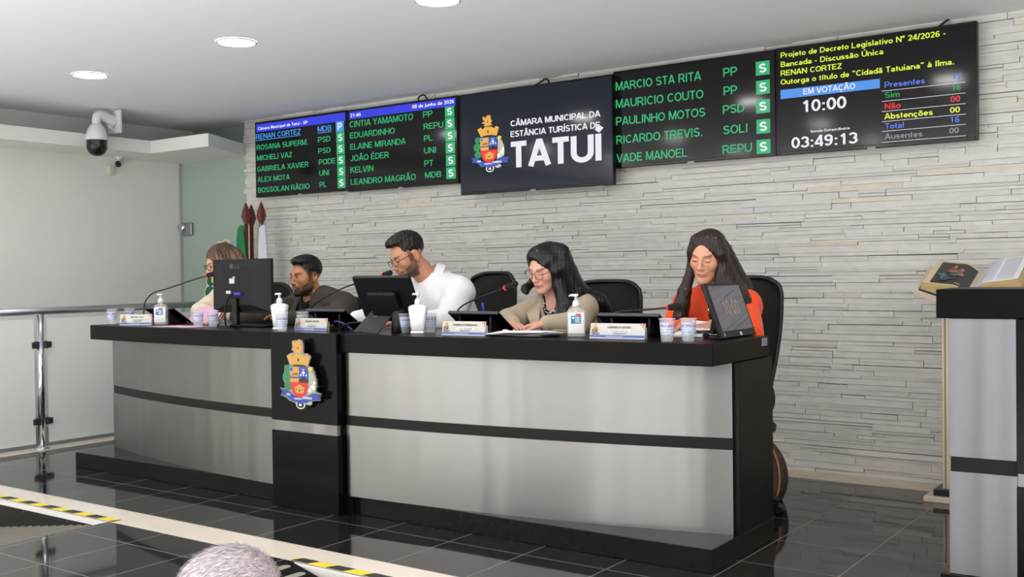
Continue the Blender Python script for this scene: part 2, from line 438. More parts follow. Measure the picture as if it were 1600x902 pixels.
def _strip(mb, pts, t, y, f):
    q = [pts[0]]
    for p in pts[1:]:
        if abs(p[0]-q[-1][0])+abs(p[1]-q[-1][1]) > 1e-4: q.append(p)
    pts = q
    closed = len(pts) > 3 and abs(pts[0][0]-pts[-1][0])+abs(pts[0][1]-pts[-1][1]) < 1e-6
    if closed: pts = pts[:-1]
    n = len(pts); L = []; R = []
    for i in range(n):
        p = pts[i]; a = pts[i-1] if (closed or i > 0) else None; b = pts[(i+1) % n] if (closed or i < n-1) else None
        d0 = None if a is None else (p[0]-a[0], p[1]-a[1]); d1 = None if b is None else (b[0]-p[0], b[1]-p[1])
        ns = []
        for d in (d0, d1):
            if d is not None:
                l = math.hypot(*d) or 1e-9; ns.append((-d[1]/l, d[0]/l))
        nx = sum(q[0] for q in ns)/len(ns); ny = sum(q[1] for q in ns)/len(ns)
        l2 = nx*nx+ny*ny; k = min(1/max(l2, 1e-6), 1.9) if len(ns) > 1 else 1.0
        nx *= k*t/2; ny *= k*t/2
        L.append((p[0]+nx, p[1]+ny)); R.append((p[0]-nx, p[1]-ny))
    m = n if closed else n-1
    vs = [f(*q) for q in L]+[f(*q) for q in R]
    mb.add(vs, [(i, n+i, n+(i+1) % n, (i+1) % n) for i in range(m)])
def _split(s, t):
    """cuts a stroke at sharp corners so that each arm keeps its full weight"""
    out = []; cur = [s[0]]
    for i in range(1, len(s)-1):
        cur.append(s[i]); a, b, c = s[i-1], s[i], s[i+1]
        u = (b[0]-a[0], b[1]-a[1]); v = (c[0]-b[0], c[1]-b[1]); lu, lv = math.hypot(*u), math.hypot(*v)
        if lu > 1e-6 and lv > 1e-6 and (u[0]*v[0]+u[1]*v[1])/(lu*lv) < -0.1:
            e = t*0.28
            cur[-1] = (b[0]+u[0]/lu*e, b[1]+u[1]/lu*e); out.append(cur); cur = [(b[0]-v[0]/lv*e, b[1]-v[1]/lv*e)]
    cur.append(s[-1]); out.append(cur)
    return out
def text_strokes(body, t):
    out = []; x = 0.0
    for ch in body:
        base, ac = ACC.get(ch, (ch, None))
        w_, ss = GLY.get(base, GLY['-'])
        for s in ss: out.append([(x+a, b) for a, b in s])
        if ac:
            top = 1.0 if base.isupper() else XH; cx = x+w_/2; g = 0.10
            if ac == "'": out.append([(cx-.04, top+g), (cx+.10, top+g+.17)])
            elif ac == '`': out.append([(cx+.04, top+g), (cx-.10, top+g+.17)])
            elif ac == '^': out.append([(cx-.15, top+g-.01), (cx, top+g+.14), (cx+.15, top+g-.01)])
            elif ac == '~': out.append([(cx-.18, top+g), (cx-.07, top+g+.10), (cx+.07, top+g+.03), (cx+.18, top+g+.12)])
            elif ac == ',': out.append([(cx+.02, 0), (cx+.06, -.12), (cx-.06, -.18)])
        x += w_+0.055
    return out, x-0.055
def put_text(mb, body, x0, x1, zb, cap, y, bold=0.02, M=None):
    """lettering in the xz plane facing -y: left edge x0, right edge x1, baseline zb, capital height cap; bold = extra weight"""
    t = 0.135+bold*2.2
    ss, w_ = text_strokes(body, t); ss = [q for s in ss for q in _split(s, t)]; sx = (x1-x0)/max(w_-0.06, 0.1)
    for s in ss:
        _strip(mb, s, t, y, (lambda a, b: (M @ Vector((x0+(a-0.03)*sx, y, zb+b*cap))) if M is not None else (x0+(a-0.03)*sx, y, zb+b*cap)))
# ------------------------------------------------------------------ the room
M_WHITE = mat('white_paint', (230, 231, 227), 0.6, noise=((1.5, 1.5, 1.5), 0.02), bump=((60, 60, 60), 0.03, 2))
M_CEIL = mat('ceiling_paint', (243, 244, 248), 0.85)
M_CREAM = mat('cream_tile', (222, 212, 198), 0.12, noise=((3, 3, 3), 0.04))
M_BLACKLAM = mat('black_laminate', (17, 15, 14), 0.36, spec=0.15, noise=((3, 3, 40), 0.12), bump=((4, 4, 120), 0.03))
M_BLACKPL = mat('black_plastic', (13, 13, 15), 0.42, spec=0.3)
M_DARKPL = mat('dark_grey_plastic', (46, 46, 48), 0.45)
M_CHROME = mat('chrome', (205, 207, 212), 0.14, 1.0)
M_WHITEPL = mat('white_plastic', (222, 222, 225), 0.35)
M_PAPER = mat('paper', (238, 238, 244), 0.7)

def floor_mat():
    m = bpy.data.materials.new('dark_porcelain_tiles'); m.use_nodes = True
    nt = m.node_tree; N, L = nt.nodes, nt.links; b = N['Principled BSDF']
    tc = N.new('ShaderNodeTexCoord'); mp = N.new('ShaderNodeMapping'); br = N.new('ShaderNodeTexBrick')
    T = 0.4065
    mp.inputs['Location'].default_value = (3.368, -3.648, 0)
    br.offset = 0.0; br.squash = 1.0
    br.inputs['Scale'].default_value = 1.0; br.inputs['Brick Width'].default_value = T; br.inputs['Row Height'].default_value = T
    br.inputs['Mortar Size'].default_value = 0.0022; br.inputs['Mortar Smooth'].default_value = 0.1
    br.inputs['Color1'].default_value = lin((34, 32, 32)); br.inputs['Color2'].default_value = lin((29, 28, 28)); br.inputs['Mortar'].default_value = lin((128, 122, 116))
    L.new(tc.outputs['Object'], mp.inputs['Vector']); L.new(mp.outputs['Vector'], br.inputs['Vector'])
    L.new(br.outputs['Color'], b.inputs['Base Color'])
    mr = N.new('ShaderNodeMapRange'); mr.inputs['To Min'].default_value = 0.05; mr.inputs['To Max'].default_value = 0.5
    L.new(br.outputs['Fac'], mr.inputs['Value']); L.new(mr.outputs['Result'], b.inputs['Roughness'])
    t = N.new('ShaderNodeTexNoise'); t.inputs['Scale'].default_value = 2.2; bp = N.new('ShaderNodeBump'); bp.inputs['Strength'].default_value = 0.02; bp.inputs['Distance'].default_value = 0.02
    L.new(tc.outputs['Object'], t.inputs['Vector']); L.new(t.outputs['Fac'], bp.inputs['Height']); L.new(bp.outputs['Normal'], b.inputs['Normal'])
    b.inputs['IOR'].default_value = 1.5; b.inputs['Specular IOR Level'].default_value = 0.45
    return m
M_FLOOR = floor_mat()

def slab(mb, poly, z0, z1):
    n = len(poly)
    mb.add([(x, y, z0) for x, y in poly]+[(x, y, z1) for x, y in poly],
           [tuple(range(n-1, -1, -1)), tuple(range(n, 2*n))]+[(i, (i+1) % n, n+(i+1) % n, n+i) for i in range(n)])
XL, XR, YW = -8.08, 3.6, 6.10
ZC = 2.56
m = MB(); slab(m, [(XL, 3.04), (XR, 3.04), (XR, 6.4), (XL, 6.4)], -0.12, 0.0)
slab(m, [(-4.625, 2.0), (-2.75, 2.0), (-2.75, 2.83), (-3.05, 2.935), (-3.33, 3.04), (-4.625, 3.04)], -0.12, 0.0)
struct(obj('floor', m, M_FLOOR))
m = MB(); m.box(-10.5, 6.0, -6.5, 3.03, -0.72, -0.6)
struct(obj('floor_hall', m, mat('hall_floor', (228, 224, 216), 0.35, noise=((2, 2, 2), 0.05))))
# riser faces below the platform edge, the ribbed ramp on the left and the step on the right
m = MB(); m.box(XL, XR, 3.02, 3.045, -0.6, -0.045); m.box(-4.615, -4.60, 2.0, 3.02, -0.6, -0.12); m.box(-4.6, -2.77, 2.0, 2.02, -0.6, -0.12)
m.box(-2.77, -2.75, 2.0, 2.83, -0.6, -0.12)
struct(obj('trim_1', m, mat('black_riser_tile', (30, 29, 29), 0.12)))
m = MB(); m.box(XL, -4.63, 3.012, 3.04, -0.022, -0.002); m.box(-3.30, XR, 3.012, 3.04, -0.035, -0.002)
struct(obj('trim_2', m, mat('white_marble_edge', (226, 222, 216), 0.25)))
m = MB()
m.add([(-4.627, 1.2, -0.012), (-4.627, 3.02, -0.012), (-7.2, 3.02, -0.38), (-7.2, 1.2, -0.38)], [(0, 1, 2, 3)])
ramp = thing('ribbed_ramp', 'dark ramp with pale anti-slip ribs descending beside the platform edge', 'ramp', (0, 0, 0))
obj('ramp_surface', m, mat('ramp_dark', (38, 37, 36), 0.35), ramp)
sl = (0.38-0.012)/(7.2-4.627)
for k in range(26):
    x = -4.68-0.075*k; z = -0.012-sl*(-4.627-x)
    m = MB(); m.box(-0.014, 0.0, 1.2, 3.02, -0.006, 0.005, Matrix.Translation((x, 0, z)) @ Matrix.Rotation(-math.atan(sl), 4, 'Y')); obj('rib', m, mat('rib_grey', (150, 144, 134), 0.6), ramp)
m = MB(); m.box(-3.28, 1.5, 2.2, 3.01, -0.30, -0.17)
struct(obj('trim_3', m, mat('black_riser_tile'), None))
# cream stripe across the platform and cream border along walls
m = MB(); m.box(XL, XR, 3.042, 3.235, -0.05, 0.0015); struct(obj('trim_4', m, M_CREAM))
m = MB(); m.box(XL, XR, 5.87, 6.2, -0.03, 0.0015); struct(obj('baseboard_back', m, mat('beige_stone_border', (205, 190, 170), 0.25, noise=((6, 6, 6), 0.10))))
m = MB(); m.box(-7.09, -6.93, 3.04, 5.87, -0.03, 0.0035); struct(obj('baseboard_left', m, M_CREAM))

def tape_mat():
    m = bpy.data.materials.new('hazard_tape'); m.use_nodes = True
    N, L = m.node_tree.nodes, m.node_tree.links; b = N['Principled BSDF']
    tc = N.new('ShaderNodeTexCoord'); sp = N.new('ShaderNodeSeparateXYZ'); a = N.new('ShaderNodeMath'); a.operation = 'MULTIPLY_ADD'
    a.inputs[1].default_value = -0.5
    L.new(tc.outputs['Object'], sp.inputs[0]); L.new(sp.outputs['Y'], a.inputs[0]); L.new(sp.outputs['X'], a.inputs[2])
    d = N.new('ShaderNodeMath'); d.operation = 'DIVIDE'; d.inputs[1].default_value = 0.205; L.new(a.outputs[0], d.inputs[0])
    f = N.new('ShaderNodeMath'); f.operation = 'FRACT'; L.new(d.outputs[0], f.inputs[0])
    g = N.new('ShaderNodeMath'); g.operation = 'GREATER_THAN'; g.inputs[1].default_value = 0.5; L.new(f.outputs[0], g.inputs[0])
    mx = N.new('ShaderNodeMix'); mx.data_type = 'RGBA'; mx.inputs[6].default_value = lin((38, 38, 36)); mx.inputs[7].default_value = lin((222, 205, 48))
    L.new(g.outputs[0], mx.inputs['Factor']); L.new(mx.outputs[2], b.inputs['Base Color']); b.inputs['Roughness'].default_value = 0.5
    return m
M_TAPE = tape_mat()
m = MB(); m.box(0, 2.9, 0, 0.05, 0, 0.001)
tag(obj('hazard_tape', m, M_TAPE, loc=(-7.5, 3.043, 0.0018)), 'yellow and black hazard tape at left above the ribbed ramp', 'tape', 'hazard tapes on the platform edge')
m = MB(); m.box(0, 4.0, 0, 0.05, 0, 0.001)
tag(obj('hazard_tape', m, M_TAPE, loc=(-3.33, 3.043, 0.0018)), 'yellow and black hazard tape beside the grey haired head', 'tape', 'hazard tapes on the platform edge')
M_STRIP = mat('grip_grey', (140, 136, 124), 0.8)
for (x, y0, y1, lb) in ((-3.405, 2.62, 3.00, 'grey anti-slip strip next to the hazard tape corner, farthest left'), (-3.275, 2.60, 2.985, 'middle grey anti-slip strip, longest visible beside the grey hair'), (-3.145, 2.55, 2.945, 'grey anti-slip strip at the bottom edge under the hazard tape')):
    m = MB(); pts = []
    for k in range(9):
        a = math.pi*k/8; pts.append((x+0.022*math.cos(a), y1-0.022+0.022*math.sin(a)))
    slab(m, pts+[(x-0.022, y0), (x+0.022, y0)], 0.0003, 0.002)
    tag(obj('grip_strip', m, M_STRIP), lb, 'strip', 'anti-slip strips on the platform corner')

# stacked split stone wall
def stone_mat():
    m = bpy.data.materials.new('split_stone'); m.use_nodes = True
    N, L = m.node_tree.nodes, m.node_tree.links; b = N['Principled BSDF']
    at = N.new('ShaderNodeAttribute'); at.attribute_name = 'Col'
    tc = N.new('ShaderNodeTexCoord'); mp = N.new('ShaderNodeMapping'); t = N.new('ShaderNodeTexNoise')
    mp.inputs['Scale'].default_value = (14, 14, 40); t.inputs['Scale'].default_value = 1.0; t.inputs['Detail'].default_value = 5
    L.new(tc.outputs['Object'], mp.inputs['Vector']); L.new(mp.outputs['Vector'], t.inputs['Vector'])
    mr = N.new('ShaderNodeMapRange'); mr.inputs['From Min'].default_value = .3; mr.inputs['From Max'].default_value = .7; mr.inputs['To Min'].default_value = .93; mr.inputs['To Max'].default_value = 1.06
    L.new(t.outputs['Fac'], mr.inputs['Value'])
    mx = N.new('ShaderNodeMix'); mx.data_type = 'RGBA'; mx.blend_type = 'MULTIPLY'; mx.inputs['Factor'].default_value = 1
    L.new(at.outputs['Color'], mx.inputs[6]); L.new(mr.outputs['Result'], mx.inputs[7]); L.new(mx.outputs[2], b.inputs['Base Color'])
    bp = N.new('ShaderNodeBump'); bp.inputs['Strength'].default_value = 0.28; bp.inputs['Distance'].default_value = 0.006
    L.new(t.outputs['Fac'], bp.inputs['Height']); L.new(bp.outputs['Normal'], b.inputs['Normal'])
    b.inputs['Roughness'].default_value = 0.75
    return m
def stone_wall():
    rng = random.Random(3); m = MB(); cols = []
    x0, x1 = -7.17, XR
    m.box(x0+0.01, x1, YW+0.022, YW+0.25, 0.0, ZC); cols += [lin((120, 112, 100))[:3]]*8
    def course(z, h, xa, xb):
        x = xa
        while x < xb-0.02:
            l = rng.choice((0.14, 0.24, 0.34, 0.44, 0.55, 0.7))*rng.uniform(0.8, 1.25)
            e = min(x+l, xb) if xb-x-l > 0.08 else xb
            sub = 2 if h > 0.030 and rng.random() < 0.35 else 1
            for q in range(sub):
                za = z+h*q/sub; zb = z+h*(q+1)/sub
                y = YW+rng.uniform(-0.006, 0.004); t = rng.uniform(-0.003, 0.003); g1 = rng.uniform(0.0004, 0.0012) if rng.random() < 0.75 else rng.uniform(0.0015, 0.0045); g2 = rng.uniform(0.0004, 0.002)
                sk = rng.uniform(-0.002, 0.002)
                tt = rng.uniform(-0.0015, 0.0015)
                vs = [(x+g2, y-t+tt, za), (e-g2, y+t+tt, za+sk), (e-g2, y+t-tt, zb-g1+sk), (x+g2, y-t-tt, zb-g1), (x+g2, YW+0.03, za), (e-g2, YW+0.03, za+sk), (e-g2, YW+0.03, zb-g1+sk), (x+g2, YW+0.03, zb-g1)]
                m.add(vs, [(0, 1, 2, 3), (4, 7, 6, 5), (0, 4, 5, 1), (3, 2, 6, 7), (0, 3, 7, 4), (1, 5, 6, 2)])
                b = rng.uniform(212, 222)
                if rng.random() < 0.04: c = (b, b-7, b-19)
                else: c = (b, b-1.5, b-rng.uniform(4, 10))
                cols.extend([lin(c)[:3]]*8)
            x = e
    z = 0.0
    while z < ZC-0.001:
        h = rng.uniform(0.019, 0.040)
        if ZC-z-h < 0.019: h = ZC-z
        course(z, h, x0+rng.uniform(-0.025, 0.01), x1)
        z += h
    o = obj('wall_back', m, stone_mat())
    a = o.data.color_attributes.new('Col', 'FLOAT_COLOR', 'POINT')
    a.data.foreach_set('color', [q for c in cols for q in (c[0], c[1], c[2], 1.0)])
    return struct(o)
stone_wall()
# left side: white wall, tinted glass panel, dropped soffit, ceiling
m = MB(); m.box(XL-0.15, XL, -6.5, 6.4, -0.6, ZC+0.0); struct(obj('wall_left', m, M_WHITE))
m = MB(); m.box(XL, -7.0, 6.26, 6.4, 0.0, ZC); struct(obj('wall_behind', m, mat('green_grey_paint', (170, 182, 174), 0.6)))
m = MB(); m.box(XR, XR+0.15, -6.5, 6.4, -0.6, ZC); struct(obj('wall_right', m, M_WHITE))
m = MB(); m.box(XL+0.012, -7.17, 6.12, 6.13, 0.01, 2.25)
M_GLASS_G = mat('green_tinted_glass', (176, 192, 182), 0.10, alpha=0.88)
struct(obj('window_1', m, M_GLASS_G))
m = MB(); m.box(XL+0.002, XL+0.014, 6.09, 6.135, 0.0, 2.25); struct(obj('trim_5', m, mat('grey_seal', (176, 178, 176), 0.4)))
m = MB(); m.box(XL-0.15, XR+0.15, -6.5, 6.4, ZC, ZC+0.12); struct(obj('ceiling', m, M_CEIL))
m = MB()
slab(m, [(XL, -6.5), (-7.58, -6.5), (-7.58, 5.44), (-6.83, 5.44), (-7.17, 6.105), (-7.17, 6.26), (XL, 6.26)], 2.25, 2.355)
struct(obj('trim_6', m, M_WHITE))

# glass railing with round steel post
rail = thing('glass_railing', 'glass railing with round steel handrail and post at left of the desk', 'railing', (-7.0, 4.09, 0))
M_STEELT = mat('brushed_tube_steel', (205, 207, 210), 0.38, 1.0)
m = MB(); m.tube([(0, -1.5, 0.972), (0, 1.72, 0.985)], 0.026, 16); obj('handrail', m, M_STEELT, rail)
M_FROST = mat('frosted_glass', (236, 244, 238), 0.12, alpha=0.60)
gp = [(-1.5, -0.05), (0.05, 1.72)]
for a, b in gp:
    m = MB(); m.box(-0.006, 0.006, a, b, 0.045, 0.925); obj('glass_panel', m, M_FROST, rail, bevel=0.002)
for yy in (0.0, 1.74):
    m = MB(); m.tube([(0, yy, 0.006), (0, yy, 0.955)], 0.0245, 18); m.lathe([(0.05, 0.004), (0.05, 0.012), (0.03, 0.018), (0.0245, 0.03)], 20, Matrix.Translation((0, yy, 0)))
    m.tube([(0, yy, 0.95), (0, yy, 0.962)], 0.012, 10)
    p = obj('post', m, M_CHROME, rail)
    for z in (0.74, 0.20):
        for sgn in (-1, 1):
            if sgn > 0 and yy > 1: continue
            m = MB()
            m.box(-0.018, 0.018, yy+sgn*0.028-0.012, yy+sgn*0.028+0.034*(1 if sgn > 0 else 1)-0.01, z-0.026, z+0.026)
            m.box(0.012, 0.022, yy+sgn*0.05-0.024, yy+sgn*0.05+0.024, z-0.022, z+0.022)
            obj('clamp', m, mat('clamp_steel', (70, 72, 78), 0.35, 0.6), p, bevel=0.008, seg=3)

# downlights in the ceiling
M_LAMP = mat('lamp_diffuser', (255, 253, 250), 0.5, emit=LAMP)
M_RIM = mat('lamp_rim', (190, 190, 192), 0.4)
def downlight(x, y, label):
    t = thing('ceiling_downlight', label, 'downlight', (x, y, ZC), 0, 'round ceiling downlights')
    m = MB(); m.lathe([(0.112, -0.001), (0.116, -0.006), (0.106, -0.009), (0.104, -0.003)], 36, None, False); obj('rim', m, M_RIM, t)
    m = MB(); m.lathe([(0.0001, -0.005), (0.06, -0.0055), (0.104, -0.004)], 36, None, False); obj('diffuser', m, M_LAMP, t)
    return t
d0 = downlight(-6.33, 4.083, 'round ceiling downlight farthest left, above the dome camera side')
dup(d0, (-4.80, 4.035, ZC), 0, 'round ceiling downlight second from the left, over the left desk half')
dup(d0, (-3.30, 4.035, ZC), 0, 'round ceiling downlight cut by the top edge of the photo')
ceil_o = bpy.data.objects['ceiling']
spots = [(x, 4.035) for x in (-1.8, -0.3, 1.2, 2.7)]+[(x, y) for y in (2.4, 0.8, -0.8, -2.6) for x in (-6.33, -4.8, -3.3, -1.8, -0.3, 1.2, 2.7)]
pm = None
for x, y in spots:      # the hall's other downlights, outside the photo
    if pm is None:
        m = MB(); m.lathe([(0.0001, -0.005), (0.06, -0.0055), (0.104, -0.004)], 36, None, False); m.cur = 1; m.lathe([(0.112, -0.001), (0.116, -0.006), (0.106, -0.009), (0.104, -0.003)], 36, None, False)
        pm = obj('downlight', m, [M_LAMP, M_RIM], ceil_o); o = pm
    else: o = pm.copy(); COL.objects.link(o); o.parent = ceil_o
    o.location = (x, y, ZC)
# ------------------------------------------------------------------ coat of arms (outlines in a 0..1 high frame, x centred)
def cr(px, py): return ((px-365)*0.00218, (780-py)/650.0)
def ellp(cx, cy, rx, ry, n=14, rot=0.0):
    out = []
    for k in range(n):
        a = 2*math.pi*k/n; x = rx*math.cos(a); y = ry*math.sin(a)
        out.append((cx+x*math.cos(rot)-y*math.sin(rot), cy+x*math.sin(rot)+y*math.cos(rot)))
    return out
CREST_COLS = dict(gold=(190, 142, 62), blue=(44, 66, 150), red=(196, 38, 38), green=(28, 118, 68), black=(24, 24, 28), silver=(190, 190, 186), white=(240, 240, 236), sky=(86, 150, 200), brown=(130, 84, 40), sage=(158, 160, 140), yellow=(226, 176, 40))
CREST = [  # (part, colour, outline in source units, layer)
 ('backplate', 'silver', [(240, 372), (222, 380), (222, 440), (206, 470), (206, 510), (222, 540), (222, 592), (176, 590), (200, 628), (180, 660), (240, 680), (262, 704), (320, 724), (332, 752), (352, 776), (380, 778), (408, 760), (416, 732), (490, 690), (552, 684), (546, 655), (566, 618), (515, 606), (525, 520), (505, 440), (486, 380), (446, 372), (474, 284), (437, 256), (404, 256), (404, 180), (394, 140), (364, 126), (342, 140), (316, 138), (296, 150), (300, 215), (290, 225), (318, 255), (288, 256), (244, 284), (272, 374)], 0),
 ('crown', 'gold', [(250, 286), (286, 264), (304, 290), (322, 266), (396, 266), (412, 290), (436, 264), (466, 286), (440, 374), (404, 362), (365, 358), (324, 362), (286, 374)], 1),
 ('crown', 'black', [(352, 304), (362, 304), (362, 334), (350, 334)], 2),
 ('crown', 'black', [(290, 382), (316, 368), (365, 363), (412, 368), (440, 382)], 2),
 ('lion', 'gold', [(303, 152), (318, 146), (330, 168), (342, 146), (366, 132), (388, 150), (384, 178), (398, 204), (384, 226), (400, 250), (330, 260), (314, 244), (330, 232), (298, 222), (302, 206), (330, 204), (308, 182)], 1),
 ('lion', 'red', [(346, 200), (358, 196), (360, 222), (348, 220)], 2),
 ('shield', 'gold', [(276, 384), (361, 384), (361, 527), (281, 527)], 1),
 ('shield', 'blue', [(361, 384), (446, 384), (446, 500), (361, 500)], 1),
 ('shield', 'black', [(361, 500), (380, 498), (404, 470), (428, 498), (446, 500), (446, 527), (361, 527)], 2),
 ('shield', 'red', [(281, 527), (446, 527), (442, 580), (424, 630), (396, 658), (365, 670), (334, 658), (304, 630), (288, 580)], 1),
 ('shield', 'blue', [(281, 478), (361, 478), (361, 491), (281, 491)], 2),
 ('shield', 'sky', [(276, 386), (306, 386), (306, 420), (290, 432), (279, 424)], 2),
 ('shield', 'black', [(282, 418), (292, 394), (304, 418)], 3),
 ('shield', 'brown', [(296, 462), (304, 446), (346, 440), (354, 452), (346, 468), (332, 462), (304, 468)], 2),
 ('shield', 'white', [(400, 420), (408, 420), (408, 432), (418, 432), (418, 440), (408, 440), (406, 468), (400, 468), (400, 440), (388, 440), (388, 432), (400, 432)], 2),
 ('shield', 'white', [(374, 460), (380, 446), (386, 460), (380, 470)], 2), ('shield', 'white', [(424, 460), (430, 446), (436, 460), (430, 470)], 2),
 ('shield', 'white', [(388, 398), (396, 412), (408, 412), (416, 398), (408, 406), (396, 406)], 2),
 ('shield', 'gold', [(320, 562), (330, 572), (342, 560), (350, 576), (350, 548), (360, 552), (366, 544), (374, 552), (384, 548), (384, 576), (392, 560), (402, 572), (412, 562), (408, 604), (400, 628), (332, 628), (324, 604)], 2),
 ('shield', 'black', [(362, 592), (372, 592), (372, 612), (362, 612)], 3), ('shield', 'black', [(336, 588), (341, 588), (341, 600), (336, 600)], 3), ('shield', 'black', [(393, 588), (398, 588), (398, 600), (393, 600)], 3),
 ('leaf_sprig', 'green', ellp(252, 406, 27, 36), 1), ('leaf_sprig', 'green', ellp(246, 486, 36, 46), 1), ('leaf_sprig', 'green', ellp(254, 570, 34, 42), 1), ('leaf_sprig', 'green', ellp(290, 690, 24, 18, rot=0.5), 1),
 ('flower_sprig', 'sage', [(452, 405), (490, 430), (510, 490), (516, 560), (508, 606), (440, 640), (450, 560)], 1),
 ('flower_sprig', 'yellow', ellp(467, 398, 20, 20), 2), ('flower_sprig', 'white', ellp(490, 565, 17, 22), 2), ('flower_sprig', 'white', ellp(458, 597, 13, 17), 2), ('flower_sprig', 'white', ellp(503, 525, 10, 14), 2),
 ('flower_sprig', 'sage', ellp(450, 712, 32, 22), 1),
 ('cogwheel', 'white', ellp(372, 736, 40, 38), 1), ('cogwheel', 'black', ellp(372, 736, 33, 31), 2), ('cogwheel', 'white', ellp(372, 736, 12, 11), 3),
 ('ribbon', 'blue', [(184, 598), (226, 604), (262, 622), (300, 648), (365, 672), (440, 650), (488, 622), (560, 622), (540, 652), (546, 678), (500, 682), (470, 690), (430, 712), (365, 722), (300, 704), (262, 680), (244, 660), (190, 656), (206, 628)], 3),
]
RIB_TXT = [('PER', 248, 282, 668, 638), ('ARDVA', 318, 392, 700, 676), ('SVRREXI', 398, 484, 690, 658)]
def crest_meshes(H, x0, z0, y, depth, step):
    """{part: (MB, [colour names])}; front faces towards -y; the back plate is 'depth' thick, each layer 'step' higher"""
    out = {}
    for part, c, pts, lay in CREST:
        mb, cols = out.setdefault(part, (MB(), []))
        if c not in cols: cols.append(c)
        mb.cur = cols.index(c)
        q = [cr(*p) for p in pts]
        mb.prism([(x0+a*H, z0+b*H) for a, b in q], y-depth-step*lay, y-(depth if lay else 0)-step*max(lay-1, 0)*0.5 if lay else y)
    mb, cols = out['ribbon']; cols.append('white'); mb.cur = len(cols)-1
    for s, a, b, yb, yt in RIB_TXT:
        p, q = cr(a, yb), cr(b, yb); h = (yb-yt)/650.0*0.62
        put_text(mb, s, x0+p[0]*H, x0+q[0]*H, z0+p[1]*H+0.02*H, h*H, y-depth-step*4.2, 0.01)
    return out
def crest_parts(parent, H, x0, z0, y, depth, step, emit=0.0, tone=None):
    for part, (mb, cols) in crest_meshes(H, x0, z0, y, depth, step).items():
        ms = []
        for c in cols:
            if part == 'backplate' and tone: ms.append(tone); continue
            ms.append(mat('crest_%s%s' % (c, '_lit' if emit else ''), CREST_COLS[c], 0.35, emit=emit))
        obj(part, mb, ms, parent)

# ------------------------------------------------------------------ the council desk
ANISO = 0.25
def steel_mat(name, col, rough, sc):
    m = bpy.data.materials.new(name); m.use_nodes = True
    N, L = m.node_tree.nodes, m.node_tree.links; b = N['Principled BSDF']
    b.inputs['Metallic'].default_value = 1.0; b.inputs['Base Color'].default_value = lin(col); b.inputs['Roughness'].default_value = rough
    tg = N.new('ShaderNodeTangent'); tg.direction_type = 'RADIAL'; tg.axis = 'Z'; L.new(tg.outputs['Tangent'], b.inputs['Tangent']); b.inputs['Anisotropic'].default_value = 0.85; b.inputs['Anisotropic Rotation'].default_value = ANISO
    tc = N.new('ShaderNodeTexCoord')
    def nz(scale, det, dist=0.0):
        mp = N.new('ShaderNodeMapping'); mp.inputs['Scale'].default_value = scale; t = N.new('ShaderNodeTexNoise'); t.inputs['Scale'].default_value = 1.0; t.inputs['Detail'].default_value = det
        t.inputs['Distortion'].default_value = dist
        L.new(tc.outputs['Object'], mp.inputs['Vector']); L.new(mp.outputs['Vector'], t.inputs['Vector']); return t
    t1 = nz(sc, 1.0, 0.0)
    b1 = N.new('ShaderNodeBump'); b1.inputs['Strength'].default_value = 0.5; b1.inputs['Distance'].default_value = 0.02
    L.new(t1.outputs['Fac'], b1.inputs['Height']); L.new(b1.outputs['Normal'], b.inputs['Normal'])
    return m
M_STEEL = steel_mat('brushed_steel', (140, 138, 136), 0.31, (5.5, 5.5, 0.25))
ZT = 0.908
desk = thing('council_desk', 'long black and brushed steel council desk with curved front in front of the stone wall', 'desk', (-3.95, 4.1, 0))
DX, DY = 3.95, -4.1
def D_(mb, name, mats, bev=0.0, par=None):
    mb.v = [(x+DX, y+DY, z) for x, y, z in mb.v]
    return obj(name, mb, mats, par or desk, bevel=bev)
def arc_y(x):      # front line of the steel panels
    xm = -3.96
    h = 2.17; s = 0.30
    return 3.80 + s*((x-xm)/h)**2
M_PLINTH = mat('black_granite_plinth', (18, 17, 16), 0.16, spec=0.2, noise=((25, 25, 25), 0.15))
m = MB(); m.box(-6.15, -1.76, 3.815, 4.48, 0.0, 0.097); D_(m, 'plinth', M_PLINTH, 0.003)
m = MB(); slab(m, [(-6.04+4.265*k/24, 3.765+0.100*((-6.04+4.265*k/24+3.96)/2.1)**2) for k in range(25)]+[(-1.775, 4.47), (-6.04, 4.47)], 0.817, ZT); D_(m, 'worktop', mat('worktop_laminate', (13, 11, 10), 0.34, spec=0.10, noise=((3, 40, 40), 0.10)), 0.004)
def panel(name, xa, xb, z0, z1, off, mats, thick=0.02):
    m = MB(); n = 40; rows = []
    for i in range(2):
        rows.append([(xa+(xb-xa)*k/n, arc_y(xa+(xb-xa)*k/n)-off, (z0, z1)[i]) for k in range(n+1)])
    m.grid(rows, None, True, -thick)
    return D_(m, name, mats)
for xa, xb in ((-6.12, -4.22), (-3.72, -1.79)):
    panel('steel_panel', xa, xb, 0.097, 0.452, 0.0, M_STEEL)
    panel('steel_panel', xa, xb, 0.502, 0.817, 0.0, M_STEEL)
    panel('trim_band', xa, xb, 0.452, 0.502, -0.004, mat('black_band', (18, 17, 17), 0.4, spec=0.2), 0.02)
m = MB(); m.box(-1.79, -1.762, arc_y(-1.79)-0.002, 4.47, 0.097, 0.817); D_(m, 'end_panel', M_BLACKLAM, 0.002)
m = MB(); m.box(-6.12, -6.09, arc_y(-6.12)+0.001, 4.47, 0.097, 0.817); D_(m, 'end_panel', M_BLACKLAM, 0.002)
m = MB()
m.box(-4.215, -3.735, 3.735, 4.05, 0.0, 0.40); m.box(-4.215, -3.735, 3.735, 4.05, 0.452, 0.912)
col = D_(m, 'podium_column', mat('black_lacquer', (10, 10, 12), 0.20, spec=0.12), 0.003)
m = MB(); m.box(-4.21, -3.74, 3.738, 4.04, 0.40, 0.452); D_(m, 'steel_band', M_STEEL)
